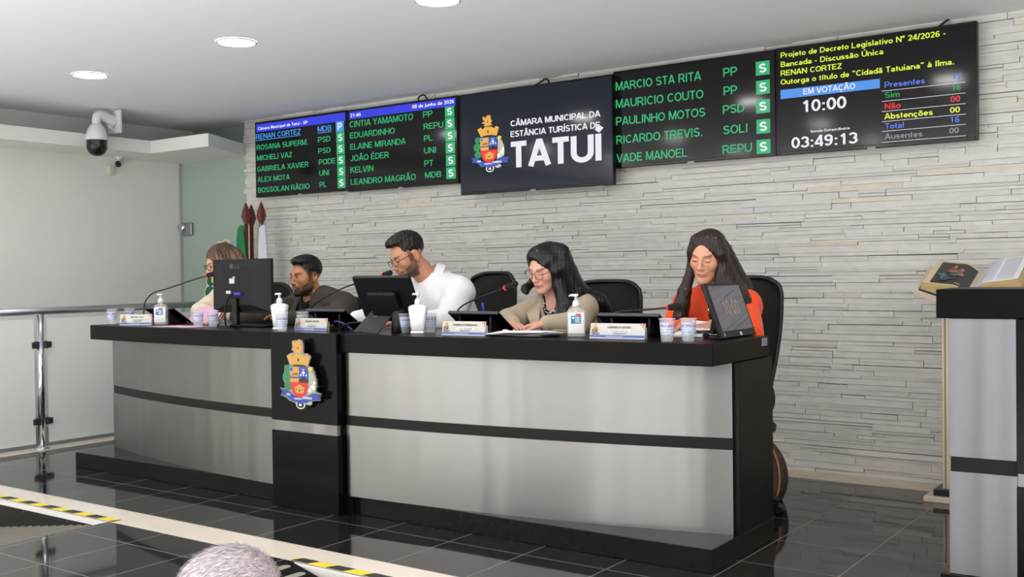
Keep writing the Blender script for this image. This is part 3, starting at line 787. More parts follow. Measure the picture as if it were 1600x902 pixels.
m = MB(); m.box(-3.735, -3.70, 3.80, 4.05, 0.0, 0.10); D_(m, 'column_edge', M_BLACKLAM)
m = MB(); m.box(-3.735, -3.70, 3.78, 4.05, 0.815, 0.909); D_(m, 'column_edge', M_BLACKLAM)
m = MB(); m.box(-1.7745, -1.7735, 4.38, 4.44, 0.868, 0.902); D_(m, 'asset_tag', mat('asset_tag', (150, 158, 170), 0.4))
m = MB()
for k in range(4): m.box(-1.7733, -1.773, 4.388, 4.432, 0.874+0.007*k, 0.876+0.007*k)
D_(m, 'asset_tag_print', M_DARKPL)

emb = thing('coat_of_arms', 'coloured metal coat of arms fixed to the black column of the desk', 'emblem', (-3.955, 3.735, 0.525))
crest_parts(emb, 0.355, 0, 0, -0.034, 0.008, 0.0012, 0.0, mat('emblem_silver', (128, 128, 130), 0.3, 0.6))
m = MB()
for px, py in ((365, 150), (365, 240), (300, 300), (430, 300), (250, 420), (480, 430), (250, 560), (505, 560), (215, 620), (530, 650), (372, 740), (500, 500)):
    a, b = cr(px, py); m.lathe([(0.006, 0), (0.006, 0.036)], 8, Matrix.Translation((a*0.355, 0.001, b*0.355)) @ Matrix.Rotation(math.pi/2, 4, 'X'))
obj('standoff_pin', m, M_CHROME, emb)

# coat of arms sticker on the green glass
st = thing('glass_sticker', 'white edged coat of arms sticker on the green glass panel', 'sticker', (-7.470, 6.118, 0.673))
crest_parts(st, 0.86, 0, 0, 0.0, 0.001, 0.0003, 0.0, mat('sticker_white', (236, 238, 236), 0.4))
# ------------------------------------------------------------------ wall screens
TXT = [
(1,'Câmara Municipal de Tatuí - SP',-6.886,2.441,-6.288,0.025),
(1,'RENAN CORTEZ',-6.911,2.364,-6.371,0.045),
(1,'ROSANA SUPERM.',-6.905,2.272,-6.289,0.045),
(1,'MICHELI VAZ',-6.904,2.184,-6.476,0.045),
(1,'GABRIELA XAVIER',-6.903,2.090,-6.285,0.045),
(1,'ALEX MOTA',-6.900,2.002,-6.509,0.044),
(1,'BOSSOLAN RÁDIO',-6.897,1.912,-6.278,0.045),
(1,'MDB',-6.173,2.362,-6.019,0.045),
(1,'PSD',-6.170,2.277,-6.033,0.045),
(1,'PSD',-6.169,2.187,-6.032,0.044),
(1,'PODE',-6.165,2.097,-5.978,0.045),
(1,'UNI',-6.162,2.008,-6.051,0.044),
(1,'PL',-6.160,1.915,-6.082,0.045),
(2,'21:46',-5.809,2.445,-5.698,0.027),
(2,'08 de junho de 2026',-5.167,2.449,-4.769,0.028),
(2,'CINTIA YAMAMOTO',-5.817,2.365,-5.163,0.050),
(2,'EDUARDINHO',-5.815,2.279,-5.347,0.047),
(2,'ELAINE MIRANDA',-5.814,2.190,-5.240,0.047),
(2,'JOÃO ÉDER',-5.813,2.099,-5.411,0.048),
(2,'KELVIN',-5.815,2.008,-5.573,0.048),
(2,'LEANDRO MAGRÃO',-5.814,1.914,-5.143,0.047),
(2,'PP',-5.062,2.371,-4.973,0.047),
(2,'REPU',-5.058,2.282,-4.872,0.045),
(2,'PL',-5.057,2.194,-4.975,0.045),
(2,'UNI',-5.057,2.102,-4.943,0.045),
(2,'PT',-5.056,2.008,-4.972,0.045),
(2,'MDB',-5.052,1.920,-4.897,0.045),
(3,'CÂMARA MUNICIPAL DA',-4.263,2.232,-3.538,0.041),
(3,'ESTÂNCIA TURÍSTICA DE',-4.264,2.157,-3.539,0.042),
(3,'TATUÍ',-4.265,1.942,-3.533,0.181),
(4,'MARCIO STA RITA',-3.416,2.388,-2.812,0.056),
(4,'MAURICIO COUTO',-3.417,2.273,-2.797,0.056),
(4,'PAULINHO MOTOS',-3.416,2.160,-2.786,0.056),
(4,'RICARDO TREVIS.',-3.415,2.039,-2.804,0.056),
(4,'VADE MANOEL',-3.414,1.919,-2.910,0.056),
(4,'PP',-2.661,2.389,-2.573,0.054),
(4,'PP',-2.660,2.276,-2.574,0.054),
(4,'PSD',-2.666,2.162,-2.528,0.054),
(4,'SOLI',-2.665,2.037,-2.508,0.054),
(4,'REPU',-2.671,1.918,-2.482,0.054),
(5,'Projeto de Decreto Legislativo Nº 24/2026 -',-2.296,2.457,-1.371,0.032),
(5,'Bancada - Discussão Única',-2.296,2.402,-1.702,0.032),
(5,'RENAN CORTEZ',-2.297,2.350,-1.936,0.032),
(5,'Outorga o título de “Cidadã Tatuiana” à Ilma.',-2.297,2.298,-1.328,0.032),
(5,'EM VOTAÇÃO',-2.161,2.226,-1.861,0.034),
(5,'10:00',-2.170,2.123,-1.914,0.070),
(5,'Sessão Extraordinária',-2.120,2.000,-1.893,0.015),
(5,'03:49:13',-2.233,1.917,-1.851,0.065),
(5,'Presentes',-1.695,2.213,-1.481,0.033),
(5,'Sim',-1.695,2.155,-1.616,0.033),
(5,'Não',-1.695,2.093,-1.610,0.033),
(5,'Abstenções',-1.697,2.037,-1.441,0.033),
(5,'Total',-1.694,1.982,-1.593,0.033),
(5,'Ausentes',-1.696,1.925,-1.496,0.032),
(5,'17',-1.341,2.216,-1.293,0.032),
(5,'16',-1.343,2.157,-1.296,0.031),
(5,'00',-1.348,2.096,-1.300,0.031),
(5,'00',-1.350,2.038,-1.302,0.031),
(5,'16',-1.352,1.985,-1.304,0.032),
(5,'00',-1.354,1.927,-1.308,0.032),
]
BADGE = [
(1,-5.969,-5.882,2.343,2.431),
(1,-5.966,-5.879,2.254,2.340),
(1,-5.965,-5.877,2.165,2.250),
(1,-5.963,-5.876,2.076,2.159),
(1,-5.960,-5.875,1.985,2.070),
(1,-5.959,-5.874,1.896,1.981),
(2,-4.854,-4.768,2.352,2.431),
(2,-4.853,-4.767,2.263,2.347),
(2,-4.852,-4.766,2.174,2.258),
(2,-4.851,-4.765,2.084,2.168),
(2,-4.850,-4.762,1.993,2.076),
(2,-4.850,-4.761,1.900,1.985),
(4,-2.453,-2.366,2.370,2.453),
(4,-2.452,-2.366,2.256,2.339),
(4,-2.453,-2.366,2.143,2.224),
(4,-2.452,-2.366,2.021,2.106),
(4,-2.453,-2.365,1.900,1.985),
]
YS = 6.0
C_GREEN = (50, 178, 116); C_LBLUE = (74, 158, 232); C_WHITE = (236, 236, 244); C_YEL = (222, 240, 70)
def lit(name, c, e=0.9):
    m = mat('lit_'+name, c, 0.2, emit=e, spec=0.3); m.node_tree.nodes['Principled BSDF'].inputs['Base Color'].default_value = (0.008, 0.008, 0.009, 1); return m
SCR = dict(green=C_GREEN, lblue=C_LBLUE, white=C_WHITE, yellow=C_YEL, blue=(84, 120, 226), red=(230, 44, 40), grey=(132, 138, 146), hdr=(58, 66, 226), dgreen=(38, 150, 84), bar=(84, 150, 236))
def scr_mats(): return [lit(k, v, 0.92) for k, v in SCR.items()]
SI = {k: i for i, k in enumerate(SCR)}
def screen_mat(name, c, e):
    m = mat(name, (5, 5, 6), 0.10, spec=0.42)
    b = m.node_tree.nodes['Principled BSDF']; b.inputs['Emission Color'].default_value = lin(c); b.inputs['Emission Strength'].default_value = e
    return m
M_SCR_K = screen_mat('screen_black', (17, 15, 16), 1.0)
M_SCR_N = screen_mat('screen_navy', (24, 30, 42), 1.0)
def text_colour(tv, s, zb):
    if tv == 1: return 'white' if zb > 2.42 else ('lblue' if zb > 2.34 else 'green')
    if tv == 2: return 'white' if zb > 2.42 else 'green'
    if tv == 3: return 'white'
    if tv == 4: return 'green'
    if zb > 2.28: return 'yellow'
    if s in ('EM VOTAÇÃO', '10:00', 'Sessão Extraordinária', '03:49:13'): return 'white'
    for z, c in ((2.21, 'blue'), (2.15, 'dgreen'), (2.09, 'red'), (2.03, 'yellow'), (1.98, 'blue'), (1.92, 'grey')):
        if abs(zb-z) < 0.016: return c
    return 'white'
TVS = {1: (-6.922, -5.852, 1.872, 2.508, YS, 'wall screen farthest left listing names under a blue header bar'),
       2: (-5.848, -4.742, 1.862, 2.503, YS, 'wall screen with a date in its blue header and six green badges'),
       3: (-4.668, -3.410, 1.771, 2.487, 5.94, 'larger dark blue wall screen in the middle showing a coat of arms'),
       4: (-3.435, -2.332, 1.882, 2.513, YS, 'wall screen with five green names and five green badges, beside the voting totals'),
       5: (-2.328, -1.213, 1.882, 2.515, YS, 'rightmost wall screen with yellow text and voting totals')}
for n, (xa, xb, za, zb, yf, label) in TVS.items():
    cx, cz = (xa+xb)/2, (za+zb)/2
    t = thing('wall_screen', label, 'screen', (cx, yf, za), 0, 'screens mounted along the stone wall')
    L = lambda x: x-cx
    Z = lambda z: z-za
    m = MB(); m.box(L(xa), L(xb), 0.004, 0.045, 0, zb-za); m.box(L(xa)+0.25, L(xb)-0.25, 0.045, 6.085-yf, 0.12, zb-za-0.12)
    obj('casing', m, M_BLACKPL, t, bevel=0.004)
    m = MB(); bw = 0.010; bb = 0.018
    m.box(L(xa), L(xa)+bw, 0, 0.012, 0, zb-za); m.box(L(xb)-bw, L(xb), 0, 0.012, 0, zb-za)
    m.box(L(xa)+bw, L(xb)-bw, 0, 0.012, zb-za-bw, zb-za); m.box(L(xa)+bw, L(xb)-bw, 0, 0.012, 0, bb)
    obj('bezel', m, mat('gloss_black_bezel', (14, 14, 15), 0.12), t, bevel=0.003)
    m = MB(); m.box(L(xa)+bw, L(xb)-bw, 0.003, 0.006, bb, zb-za-bw)
    sc = obj('display', m, M_SCR_N if n == 3 else M_SCR_K, t)
    m = MB(); m.box(-0.022, 0.022, -0.002, 0.003, -0.008, 0.006); obj('logo_tab', m, mat('logo_tab', (150, 152, 156), 0.35), t)
    ye = 0.0025
    # coloured bars, badges
    m = MB()
    if n == 1: m.cur = SI['hdr']; m.box(L(-6.908), L(-5.866), ye, 0.003, Z(2.424), Z(2.490))
    if n == 2: m.cur = SI['hdr']; m.box(L(-5.820), L(-4.756), ye, 0.003, Z(2.429), Z(2.488))
    if n == 5:
        m.cur = SI['bar']; m.box(L(-2.300), L(-1.722), ye, 0.003, Z(2.214), Z(2.267))
        m.cur = SI['white']
        for z in (2.196, 2.138, 2.0815, 2.025, 1.9705, 1.9095): m.box(L(-1.713), L(-1.272), ye, 0.003, Z(z)-0.0012, Z(z)+0.0012)
    if m.v: obj('header_bar', m, scr_mats(), sc)
    k = 0
    for tv, bx0, bx1, bz0, bz1 in BADGE:
        if tv != n: continue
        m = MB(); m.cur = SI['lblue'] if (n == 1 and k == 0) else SI['green']
        m.box(L(bx0), L(bx1), ye, 0.003, Z(bz0), Z(bz1))
        m.cur = SI['white']; w_ = (bx1-bx0)
        put_text(m, 'P' if (n == 1 and k == 0) else 'S', L(bx0)+w_*0.27, L(bx0)+w_*0.73, Z(bz0)+0.016, (bz1-bz0)*0.62, ye-0.0008, 0.03)
        obj('vote_badge', m, scr_mats(), sc); k += 1
    f = yf/YS
    for tv, s, x0, z0, x1, cap in TXT:
        if tv != n: continue
        m = MB(); m.cur = SI[text_colour(tv, s, z0)]
        if n == 3:   # the middle screen hangs nearer than the others: same angle, smaller distance
            x0, x1, z0, cap = x0*f, x1*f, 1.2+(z0-1.2)*f, cap*f
        dz = 0.008*cap/0.045
        cp = cap*0.98
        put_text(m, s, L(x0), L(x1), Z(z0), cp, ye-0.0008, 0.03 if s == "TATUÍ" else (0.020 if n == 3 else 0.014 if n == 5 else (0.004 if cap > 0.035 else 0.02)))
        if n == 1 and SI['lblue'] == m.cur: m.box(L(x0), L(x1), ye-0.0008, ye, Z(z0)-0.012, Z(z0)-0.007)
        obj('text_line', m, scr_mats(), sc)
    if n == 3:
        e = bpy.data.objects.new('coat_of_arms', None); COL.objects.link(e); e.parent = t
        ms = crest_meshes(0.412*f, 0, 0, 0, 0.0004, 0.0003)
        allm = MB(); names = []
        for part, (mb, cols) in ms.items():
            if part == 'backplate': continue
            for i, fc in enumerate(mb.f):
                pass
            o0 = len(allm.v)
            allm.v += [(x+L(-4.455*f), y+ye, z+Z(1.2+(1.922-1.2)*f)) for x, y, z in mb.v]
            for fc, mi in zip(mb.f, mb.mi):
                c = cols[mi]
                if c not in names: names.append(c)
                allm.f.append(tuple(q+o0 for q in fc)); allm.mi.append(names.index(c)); allm.smooth.append(False)
        bpy.data.objects.remove(e)
        obj('coat_of_arms', allm, [mat('crest_%s_lit' % c, CREST_COLS[c], 0.35, emit=0.7) for c in names], sc)
# cable loops poking out above the screens
def cable(pts, r, label, name='cable', group=None, m=None):
    mb = MB(); mb.tube(bez(pts, 8), r, 8); return tag(obj(name, mb, m or M_BLACKPL), label, 'cable', group)
cable([(-5.12, 6.03, 2.49), (-5.13, 6.03, 2.53), (-5.08, 6.03, 2.545), (-5.05, 6.03, 2.52), (-5.05, 6.03, 2.49)], 0.006, 'black cable loop above the dated wall screen')
cable([(-4.13, 6.04, 2.48), (-4.05, 6.04, 2.515), (-3.99, 6.05, 2.54), (-3.97, 6.06, 2.50), (-3.96, 6.06, 2.47)], 0.006, 'black cable loop above the large middle wall screen')
cable([(-1.45, 6.05, 2.50), (-1.41, 6.06, 2.53), (-1.37, 6.07, 2.56)], 0.006, 'black cable rising from the rightmost wall screen to the ceiling')
# ------------------------------------------------------------------ things on the desk
M_CLEAR = mat('clear_plastic', (236, 240, 244), 0.08, alpha=0.30)
M_CLEAR2 = mat('clear_bottle', (220, 228, 228), 0.06, alpha=0.26)
M_GEL = mat('clear_gel', (214, 220, 208), 0.1, alpha=0.45)
M_FOIL = mat('foil_lid_ring', (214, 214, 218), 0.3, 0.5)
def cup_wrap():
    m = bpy.data.materials.new('cup_print'); m.use_nodes = True
    N, L = m.node_tree.nodes, m.node_tree.links; b = N['Principled BSDF']; b.inputs['Roughness'].default_value = 0.3
    tc = N.new('ShaderNodeTexCoord'); sp = N.new('ShaderNodeSeparateXYZ'); mr = N.new('ShaderNodeMapRange'); mr.inputs['From Min'].default_value = 0.030; mr.inputs['From Max'].default_value = 0.080
    L.new(tc.outputs['Object'], sp.inputs[0]); L.new(sp.outputs['Z'], mr.inputs['Value'])
    r = N.new('ShaderNodeValToRGB'); e = r.color_ramp.elements; r.color_ramp.interpolation = 'CONSTANT'
    e[0].position = 0.0; e[0].color = lin((150, 190, 226)); e[1].position = 0.90; e[1].color = lin((196, 194, 222))
    for p, c in ((0.12, (120, 172, 220)), (0.26, (206, 210, 232)), (0.40, (150, 144, 196)), (0.48, (214, 214, 232)), (0.60, (134, 124, 178)), (0.78, (108, 102, 160)), (0.84, (200, 198, 224))):
        q = e.new(p); q.color = lin(c)
    L.new(mr.outputs['Result'], r.inputs['Fac'])
    mp = N.new('ShaderNodeMapping'); mp.inputs['Scale'].default_value = (110, 110, 330); t = N.new('ShaderNodeTexNoise'); t.inputs['Scale'].default_value = 1.0; t.inputs['Detail'].default_value = 1.0
    L.new(tc.outputs['Object'], mp.inputs['Vector']); L.new(mp.outputs['Vector'], t.inputs['Vector'])
    g = N.new('ShaderNodeMath'); g.operation = 'GREATER_THAN'; g.inputs[1].default_value = 0.54; L.new(t.outputs['Fac'], g.inputs[0])
    mx = N.new('ShaderNodeMix'); mx.data_type = 'RGBA'; mx.inputs[7].default_value = lin((226, 226, 238)); L.new(g.outputs[0], mx.inputs['Factor']); L.new(r.outputs['Color'], mx.inputs[6]); L.new(mx.outputs[2], b.inputs['Base Color'])
    b.inputs['Alpha'].default_value = 0.72
    return m
M_CUPP = cup_wrap()
def make_cup(label, loc, rz=0):
    t = thing('water_cup', label, 'cup', loc, rz, 'sealed plastic water cups on the desk')
    prof = [(0.0245, 0.0), (0.0255, 0.002), (0.0275, 0.03), (0.0325, 0.092), (0.0355, 0.093), (0.0355, 0.097), (0.0325, 0.0975)]
    m = MB(); m.lathe(prof, 28, None, False); m.lathe([(0.0001, 0.001), (0.0245, 0.001)], 28, None, False); obj('cup_wall', m, M_CLEAR, t)
    m = MB(); m.lathe([(0.0276, 0.030), (0.0316, 0.080)], 28, None, False); obj('print_band', m, M_CUPP, t)
    m = MB(); m.lathe([(0.0001, 0.0975), (0.033, 0.0978), (0.0352, 0.0974)], 28, None, False); obj('lid', m, mat('lid_film', (226, 226, 232), 0.25, alpha=0.45), t)
    return t
G_CUP = 'sealed plastic water cups on the desk'
cups = [((-5.985, 3.985), 'water cup at the far left end of the desk, beside the first nameplate'),
        ((-6.01, 4.13), 'water cup just behind the leftmost cup at the far left desk end'),
        ((-5.93, 4.30), 'water cup standing behind the leftmost nameplate'),
        ((-5.118, 3.981), 'left water cup of the pair in front of the pink folder'),
        ((-5.045, 4.03), 'right water cup of the pair left of the back turned black monitor'),
        ((-4.268, 3.865), 'water cup in front of the white pump bottle on the desk column'),
        ((-4.275, 4.02), 'water cup between the white pump bottle and second nameplate'),
        ((-3.52, 4.008), 'water cup left of the white pump bottle by the touch terminal'),
        ((-3.43, 4.10), 'water cup mostly hidden behind the white pump bottle by the touch terminal'),
        ((-2.013, 3.945), 'left water cup of the pair before the woman in orange'),
        ((-1.935, 3.985), 'right water cup of the pair before the woman in orange')]
c0 = None
for i, ((x, y), lb) in enumerate(cups):
    if c0 is None: c0 = make_cup(lb, (x, y, ZT), 0.3)
    else: dup(c0, (x, y, ZT), 0.7*i, lb)

def pump_head(t, z, m1, scale=1.0, ang=2.6):
    m = MB(); m.lathe([(0.0165, z), (0.0165, z+0.02), (0.012, z+0.024), (0.0115, z+0.03)], 20); obj('collar', m, m1, t)
    m = MB(); m.lathe([(0.006, z+0.03), (0.006, z+0.046), (0.011, z+0.047), (0.011, z+0.056), (0.006, z+0.058)], 16)
    m.tube([(0.004*math.cos(ang), 0.004*math.sin(ang), z+0.052), (0.03*math.cos(ang), 0.03*math.sin(ang), z+0.052), (0.036*math.cos(ang), 0.036*math.sin(ang), z+0.047)], [0.006, 0.005, 0.004], 8)
    obj('pump_nozzle', m, m1, t)
def sq_lathe(mb, prof, n=32, p=4.0, M=None):
    """rounded-square cross sections: prof = [(half x, half y, z)]"""
    rows = []
    for hx, hy, z in prof:
        r = []
        for i in range(n):
            a = 2*math.pi*i/n; c, s = math.cos(a), math.sin(a)
            r.append((hx*math.copysign(abs(c)**(2/p), c), hy*math.copysign(abs(s)**(2/p), s), z))
        rows.append(r)
    vs = [q for r in rows for q in r]; fs = []
    for k in range(len(rows)-1):
        for i in range(n):
            j = (i+1) % n; fs.append((k*n+i, k*n+j, (k+1)*n+j, (k+1)*n+i))
    fs.append(tuple(range(n-1, -1, -1))); fs.append(tuple((len(rows)-1)*n+i for i in range(n)))
    return mb.add(vs, fs, M, True)
def sanitizer(loc, rz, label, s=1.0):
    t = thing('sanitizer_bottle', label, 'bottle', loc, rz, 'clear hand sanitizer bottles')
    m = MB(); sq_lathe(m, [(0.036, 0.020, 0.0), (0.041, 0.0225, 0.004), (0.042, 0.023, 0.02), (0.042, 0.023, 0.110), (0.037, 0.020, 0.124), (0.018, 0.014, 0.132), (0.014, 0.0135, 0.138)]); obj('bottle', m, M_CLEAR2, t)
    m = MB(); sq_lathe(m, [(0.035, 0.019, 0.003), (0.0405, 0.0218, 0.008), (0.0405, 0.0218, 0.035), (0.0405, 0.0218, 0.036)]); obj('gel', m, M_GEL, t)
    m = MB(); rows = [[(0.0425*math.copysign(abs(math.cos(a))**0.5, math.cos(a)), -0.0236*abs(math.sin(a))**0.5, z) for a in [math.pi*(0.24+0.52*k/12) for k in range(13)]] for z in (0.018, 0.112)]
    m.grid(rows); lb = obj('label', m, M_WHITEPL, t)
    m = MB(); m.box(-0.024, 0.022, -0.0240, -0.0236, 0.062, 0.098); obj('label_patch', m, mat('label_teal', (18, 122, 152), 0.4), lb)
    m = MB(); m.box(-0.004, 0.022, -0.0240, -0.0236, 0.0985, 0.107); obj('label_strip', m, mat('label_red', (206, 48, 70), 0.4), lb)
    m = MB()
    for k in range(4): m.box(-0.006, 0.018-0.004*(k % 2), -0.0243, -0.0240, 0.068+0.007*k, 0.0712+0.007*k)
    m.ball((-0.014, -0.0240, 0.088), (0.005, 0.0004, 0.005), 6)
    obj('label_print', m, M_WHITEPL, lb)
    pump_head(t, 0.138, mat('frosted_pump', (222, 224, 224), 0.3))
    m = MB(); m.tube([(0, 0, 0.012), (0, 0, 0.14)], 0.003, 8); obj('dip_tube', m, M_WHITEPL, t)
    return t
sanitizer((-5.575, 4.055, ZT), 0.55, 'clear sanitizer bottle with teal label beside the pink papers at left')
sanitizer((-2.525, 4.05, ZT), 0.55, 'clear sanitizer bottle with teal label in front of the woman in beige')
def white_bottle(loc, rz, label):
    t = thing('pump_bottle', label, 'bottle', loc, rz, 'white pump bottles on the desk')
    m = MB(); sq_lathe(m, [(0.032, 0.021, 0.018), (0.035, 0.023, 0.022), (0.040, 0.025, 0.07), (0.047, 0.028, 0.126), (0.046, 0.027, 0.134), (0.034, 0.020, 0.142), (0.0135, 0.013, 0.146)]); obj('bottle', m, M_WHITEPL, t)
    m = MB(); sq_lathe(m, [(0.037, 0.026, 0.0), (0.038, 0.027, 0.003), (0.037, 0.026, 0.012), (0.032, 0.021, 0.018)]); obj('bottle_foot', m, mat('silver_foot', (214, 216, 218), 0.1, 0.6), t)
    pump_head(t, 0.145, M_WHITEPL)
    return t
white_bottle((-4.385, 3.955, ZT), 0.5, 'white pump bottle on the desk beside the back turned black monitor')
white_bottle((-3.395, 3.965, ZT), 0.5, 'white pump bottle on the desk beside the black touch terminal')

# nameplates
M_PLATE = mat('nameplate_silver', (178, 175, 168), 0.3, 0.35)
def nameplate(a, b, name, role, sub, label, white=True):
    """a, b = left and right front corners on the desk"""
    a = Vector(a); b = Vector(b); w_ = (b-a).length; rz = math.atan2(b.y-a.y, b.x-a.x)
    t = thing('nameplate', label, 'nameplate', (a.x, a.y, ZT), rz, 'silver nameplates along the desk')
    tilt = Matrix.Rotation(math.radians(-14), 4, 'X')
    h = 0.070
    m = MB(); m.box(0, w_, 0, 0.004, 0, h, tilt); plate = obj('plate', m, M_PLATE, t, bevel=0.001)
    m = MB(); m.box(0.004, w_-0.004, 0.004, 0.045, 0, 0.003); m.prism([(0.0, 0.0), (0.004, 0.0), (0.004, 0.05), (0.0, 0.05)], 0.012, 0.03); m.prism([(w_-0.004, 0.0), (w_, 0.0), (w_, 0.05), (w_-0.004, 0.05)], 0.012, 0.03)
    obj('easel_foot', m, M_PLATE, t)
    m = MB(); m.box(0.002, w_-0.002, -0.0006, 0, 0.006, 0.017, tilt); obj('blue_band', m, mat('plate_blue', (70, 104, 178), 0.35), plate)
    m = MB(); m.box(w_*0.3, w_*0.62, -0.0010, -0.0006, 0.0095, 0.0112, tilt); obj('white_line', m, M_WHITEPL, plate)
    m = MB(); m.add([(w_-0.026, -0.0008, h-0.003), (w_-0.004, -0.0008, h-0.003), (w_-0.004, -0.0008, h-0.026)], [(0, 2, 1)], tilt); obj('red_corner', m, mat('plate_red', (196, 44, 48), 0.4), plate)
    m = MB(); m.add([(w_-0.020, -0.0012, h-0.004), (w_-0.016, -0.0012, h-0.004), (w_-0.005, -0.0012, h-0.017), (w_-0.005, -0.0012, h-0.021)], [(0, 3, 2, 1)], tilt); obj('white_stripe', m, M_WHITEPL, plate)
    if white:
        m = MB(); m.box(w_*0.34, w_*0.74, -0.0008, 0, 0.028, 0.0385, tilt); obj('role_strip', m, M_WHITEPL, plate)
    n = min(len(name)*0.0075, w_*0.56)
    for txt, xa, xb, zb, cp, yy_ in ((name, w_*0.53-n/2, w_*0.53+n/2, 0.0475, 0.009, -0.001), (role, w_*0.38, w_*0.70, 0.0305, 0.0055, -0.0012), (sub, w_*0.42, w_*0.66, 0.0215, 0.0042, -0.001)):
        m = MB(); put_text(m, txt, xa, xb, zb, cp, yy_, 0.02, tilt); obj('text_line', m, mat('engraving', (62, 58, 54), 0.5), plate)
    allm = MB(); names = []
    for part, (mb, cols) in crest_meshes(0.052, 0.026, 0.012, 0, 0.0003, 0.0002).items():
        if part == 'backplate': continue
        o0 = len(allm.v); allm.v += [tuple(tilt @ Vector((x, y-0.0008, z))) for x, y, z in mb.v]
        for fc, mi in zip(mb.f, mb.mi):
            c = cols[mi]
            if c not in names: names.append(c)
            allm.f.append(tuple(q+o0 for q in fc)); allm.mi.append(names.index(c)); allm.smooth.append(False)
    obj('coat_of_arms', allm, [mat('crest_%s' % c, CREST_COLS[c], 0.35) for c in names], plate)
    return t
nameplate((-5.79, 3.905), (-5.60, 4.00), 'MICHELI VAZ', '1º SECRETÁRIO', 'VEREADORA', 'silver nameplate at the far left end of the desk beside water cups', False)
nameplate((-4.225, 3.91), (-4.008, 3.935), 'RENAN CORTEZ', 'PRESIDENTE', 'VEREADOR', 'silver nameplate with a short white strip behind the desk emblem')
nameplate((-3.205, 3.912), (-2.958, 3.93), 'ROSANA DO SUPERMERCADO', '2º VICE-PRESIDENTE', 'VEREADORA', 'silver nameplate in front of the tablet beside the loose papers')
nameplate((-2.420, 3.99), (-2.158, 4.015), 'GABRIELA XAVIER', '2º SECRETÁRIO (A)', 'VEREADORA', 'silver nameplate between the sanitizer bottle and the pair of cups at right')

# gooseneck microphones
M_MICK = mat('microphone_black', (18, 18, 19), 0.5)
M_RED = mat('microphone_red_ring', (226, 32, 40), 0.4, emit=0.7)
def mic(base, pts, head, label, rz=0.0):
    """base on the desk; pts = neck points; head = (start, end)"""
    B = Vector(base)
    t = thing('gooseneck_microphone', label, 'microphone', base, 0, 'gooseneck microphones on the desk')
    R = Matrix.Rotation(rz, 4, 'Z')
    m = MB(); m.add([(-.05, -.045, 0), (.05, -.045, 0), (.05, .055, 0), (-.05, .055, 0), (-.045, -.04, .028), (.045, -.04, .028), (.045, .05, .05), (-.045, .05, .05)],
                    [(3, 2, 1, 0), (4, 5, 6, 7), (0, 1, 5, 4), (1, 2, 6, 5), (2, 3, 7, 6), (3, 0, 4, 7)], R)
    bs = obj('base', m, M_MICK, t, bevel=0.006)
    m = MB(); m.box(-0.016, 0.020, -0.0465, -0.044, 0.006, 0.026, R); obj('base_tag', m, mat('tag_white', (206, 206, 204), 0.5), bs)
    p = [Vector(q)-B for q in pts]
    m = MB(); m.tube(bez(p, 10), 0.0042, 10); obj('gooseneck', m, M_MICK, t)
    a, b = Vector(head[0])-B, Vector(head[1])-B; d = (b-a).normalized()
    m = MB(); m.tube([a-d*0.002, a+d*0.007], [0.0135, 0.0135], 16); obj('red_ring', m, M_RED, t)
    m = MB(); m.tube([a+d*0.007, a+d*0.012, b-d*0.008, b-d*0.002, b], [0.0125, 0.0145, 0.015, 0.012, 0.005], 16); obj('capsule', m, mat('foam_black', (20, 20, 20), 0.9, bump=((900, 900, 900), 0.4)), t)
    return t
mic((-5.99, 4.26, ZT), [(-6.03, 4.25, 0.945), (-6.025, 4.25, 0.985), (-6.005, 4.25, 1.05), (-5.918, 4.25, 1.103), (-5.768, 4.25, 1.132), (-5.519, 4.25, 1.184), (-5.372, 4.25, 1.211)], ((-5.372, 4.25, 1.211), (-5.30, 4.25, 1.226)), 'gooseneck microphone farthest left, its head hidden by the monitor', 0.2)
mic((-4.47, 4.27, ZT), [(-4.497, 4.29, 0.945), (-4.495, 4.30, 0.99), (-4.47, 4.30, 1.035), (-4.244, 4.30, 1.128), (-3.934, 4.30, 1.201)], ((-3.934, 4.30, 1.201), (-3.868, 4.30, 1.216)), 'gooseneck microphone raised to the mouth of the man in white', 0.2)
mic((-3.36, 4.20, ZT), [(-3.382, 4.25, 0.945), (-3.385, 4.25, 0.975), (-3.371, 4.25, 1.011), (-3.332, 4.25, 1.041), (-3.245, 4.25, 1.074), (-3.067, 4.25, 1.129)], ((-3.067, 4.25, 1.129), (-2.992, 4.25, 1.153)), 'gooseneck microphone rising in front of the woman in beige', 0.2)
mic((-2.42, 4.17, ZT), [(-2.450, 4.20, 0.945), (-2.446, 4.20, 0.975), (-2.432, 4.20, 0.999), (-2.395, 4.20, 1.017), (-2.278, 4.20, 1.027), (-2.140, 4.20, 1.040)], ((-2.140, 4.20, 1.040), (-2.072, 4.20, 1.047)), 'low bent gooseneck microphone pointing at the woman in orange', 0.2)

